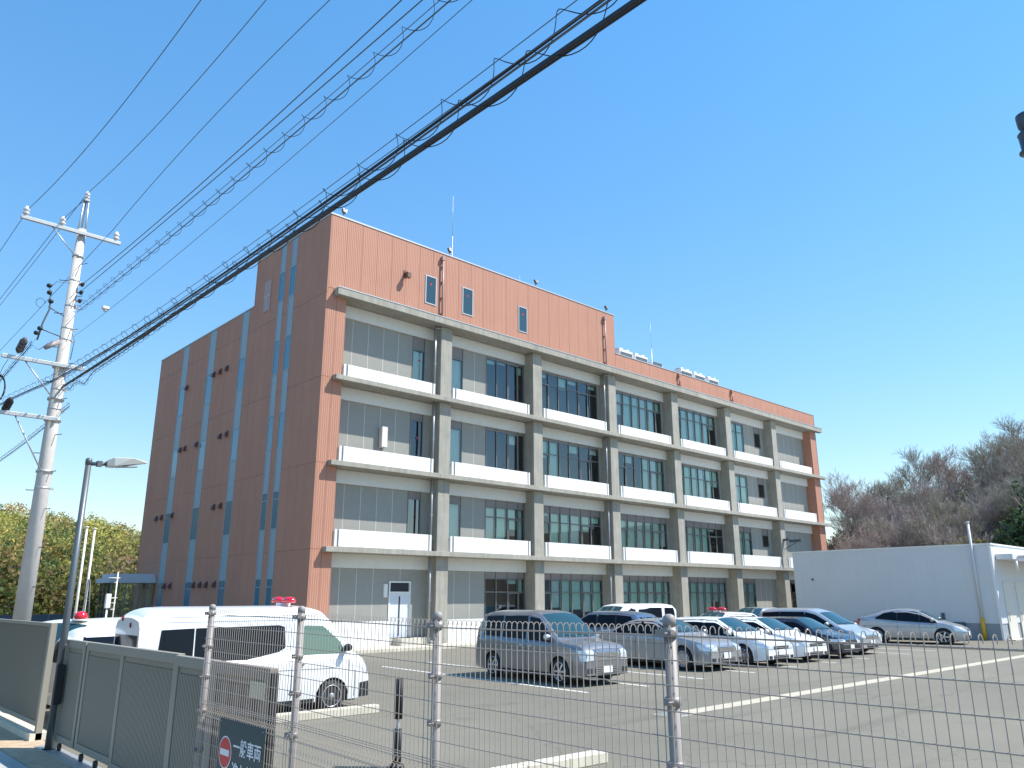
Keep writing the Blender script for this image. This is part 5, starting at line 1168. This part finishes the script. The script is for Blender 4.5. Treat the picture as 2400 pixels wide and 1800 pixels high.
def put_bare(px, D, s, k, label, dz=0):
    d = dirpx(px); x, y = CAMX+d[0]*D, CAMY+d[1]*D
    t = thing('bare_tree', label, 'tree', (x, y, float(hillR(x, y))+dz), rnd.uniform(0, 6), 'bare trees on the right hill'); t.scale = (s, s, s)
    inst('trunk', PROT[k][0], t); inst('crown', PROT[k][1], t)
rnd = random.Random(21)
LB = 'leafless brown tree in the bare wood on the right hill'
sky_trees = [(1940, 104, .95, 'leafless tree whose crown just clears the right end of the office building'), (1990, 108, 1.02, 'leafless tree second from the office building on the skyline'), (2052, 110, 1.02, 'tall leafless tree third along the skyline, with a gap of sky on its left'), (2115, 116, 1.0, 'leafless tree with a broad spreading crown in the middle of the skyline'), (2165, 112, .98, 'leafless tree just right of the broad-crowned one on the skyline'),
             (2225, 118, .98, 'leafless tree at the dip before the skyline rises to the right'), (2290, 114, 1.02, 'leafless tree on the rising part of the skyline'), (2345, 118, 1.18, 'large leafless tree second from the right edge'), (2395, 114, 1.25, 'tallest leafless tree, at the right edge of the picture')]
for i, (px, D, s, l) in enumerate(sky_trees): put_bare(px, D, s*1.02, i % 4, l, -1.0)
for i in range(46):
    px = 1925+i*10.7+rnd.uniform(-8, 8); D = rnd.uniform(84, 106); s_ = rnd.uniform(.50, .72)+(px-1925)/475*.22
    where = ['beside the right end of the office building', 'behind the left half of the annex roof', 'behind the middle of the annex roof', 'left of the pale vent pipe on the annex', 'behind the dark evergreens at the right edge'][min(4, int((px-1917)/98))]
    put_bare(px, D, s_, rnd.randrange(4), ('low ' if s_ < .66 else 'mid-height ')+'leafless brown tree '+where, -1.2)
# understory and evergreens
C_, K_ = [], []
palr = np.array([[.22, .165, .13], [.18, .15, .10], [.26, .21, .11], [.11, .13, .055], [.23, .13, .085]])
for i in range(760):
    px = 1900+rs.rand()*560; D = 76+rs.rand()*36; d = dirpx(px); x, y = CAMX+d[0]*D, CAMY+d[1]*D; z = float(hillR(np.array(x), np.array(y))); r_ = 1.1+1.1*rs.rand(); k = 150
    dd = rs.normal(size=(k, 3)); dd /= np.linalg.norm(dd, axis=1)[:, None]; dd *= (rs.rand(k)**.4)[:, None]
    C_.append(np.array([x, y, z+r_*.5])+dd*r_); K_.append((palr[rs.choice(5, p=[.3, .25, .15, .2, .1])]*(.7+.6*rs.rand()))[None]*(.7+.6*rs.rand(k, 1)))
V, Fq, Cc = quads(np.concatenate(C_), .17, np.concatenate(K_), aspect=.35)
o = stuff_mesh('undergrowth', V, Fq, Cc, LEAF, ''); tag(o, 'tangled brown undergrowth covering the foot of the right hill', 'undergrowth'); o['kind'] = 'stuff'
def evergreen(px, D, r_, zc, col, label, nl=1500):
    d = dirpx(px); x, y = CAMX+d[0]*D, CAMY+d[1]*D; z = float(hillR(x, y))
    t = thing('evergreen_tree', label, 'tree', (x, y, z-.5), 0, 'evergreen trees on the right hill')
    b = MB(); b.tube([(0, 0, 0), (.1, 0, zc*.6), (.05, .1, zc)], [.16, .12, .06], 7); 
    for a in range(5): b.tube([(0.1, 0, zc*.5), (math.cos(a*1.3)*r_*.6, math.sin(a*1.3)*r_*.6, zc+.2*r_)], [.07, .03], 5)
    b.obj('trunk', BARK, t)
    cs = []
    for k in range(22):
        q = rs.normal(size=3); q /= np.linalg.norm(q); q *= r_*.75*rs.rand()**.4; q[2] *= 1.0; cr = r_*(.28+.2*rs.rand()); kk = nl//22
        dd = rs.normal(size=(kk, 3)); dd /= np.linalg.norm(dd, axis=1)[:, None]; dd *= (rs.rand(kk)**.35)[:, None]*cr; cs.append((np.array([0, 0, zc])+q+dd, np.full((kk, 1), .7+.6*rs.rand())))
    P_ = np.concatenate([c for c, _ in cs]); kf = np.concatenate([f for _, f in cs]); V, Fq, Cc = quads(P_, .17, np.array(col)[None]*kf*(.75+.5*rs.rand(len(P_), 1)), aspect=.6)
    o = stuff_mesh('crown', V, Fq, Cc, LEAF, ''); o.parent = t
for a in ((2400, 82, 4.2, 7.6, (.03, .075, .033), 'dark evergreen tree at the right edge above the annex roof'), (2340, 82, 2.8, 4.9, (.05, .09, .04), 'dark green evergreen just left of the one at the right edge'), (2295, 82, 2.2, 3.4, (.10, .12, .045), 'olive evergreen above the pale vent pipe'),
          (2215, 82, 2.2, 4.4, (.20, .18, .08), 'yellowish leafy tree low in the bare wood'), (2130, 82, 1.6, 2.3, (.10, .09, .035), 'small olive bush tree above the annex roof centre'), (2060, 82, 1.5, 2.2, (.07, .07, .03), 'small dark green bush tree above the annex roof, left part'), (2010, 83, 1.5, 2.0, (.09, .08, .04), 'small brownish-green bush tree near the office building corner'),
          (2255, 81, 1.7, 2.2, (.11, .08, .03), 'ochre bush tree left of the pale vent pipe')): evergreen(*a)
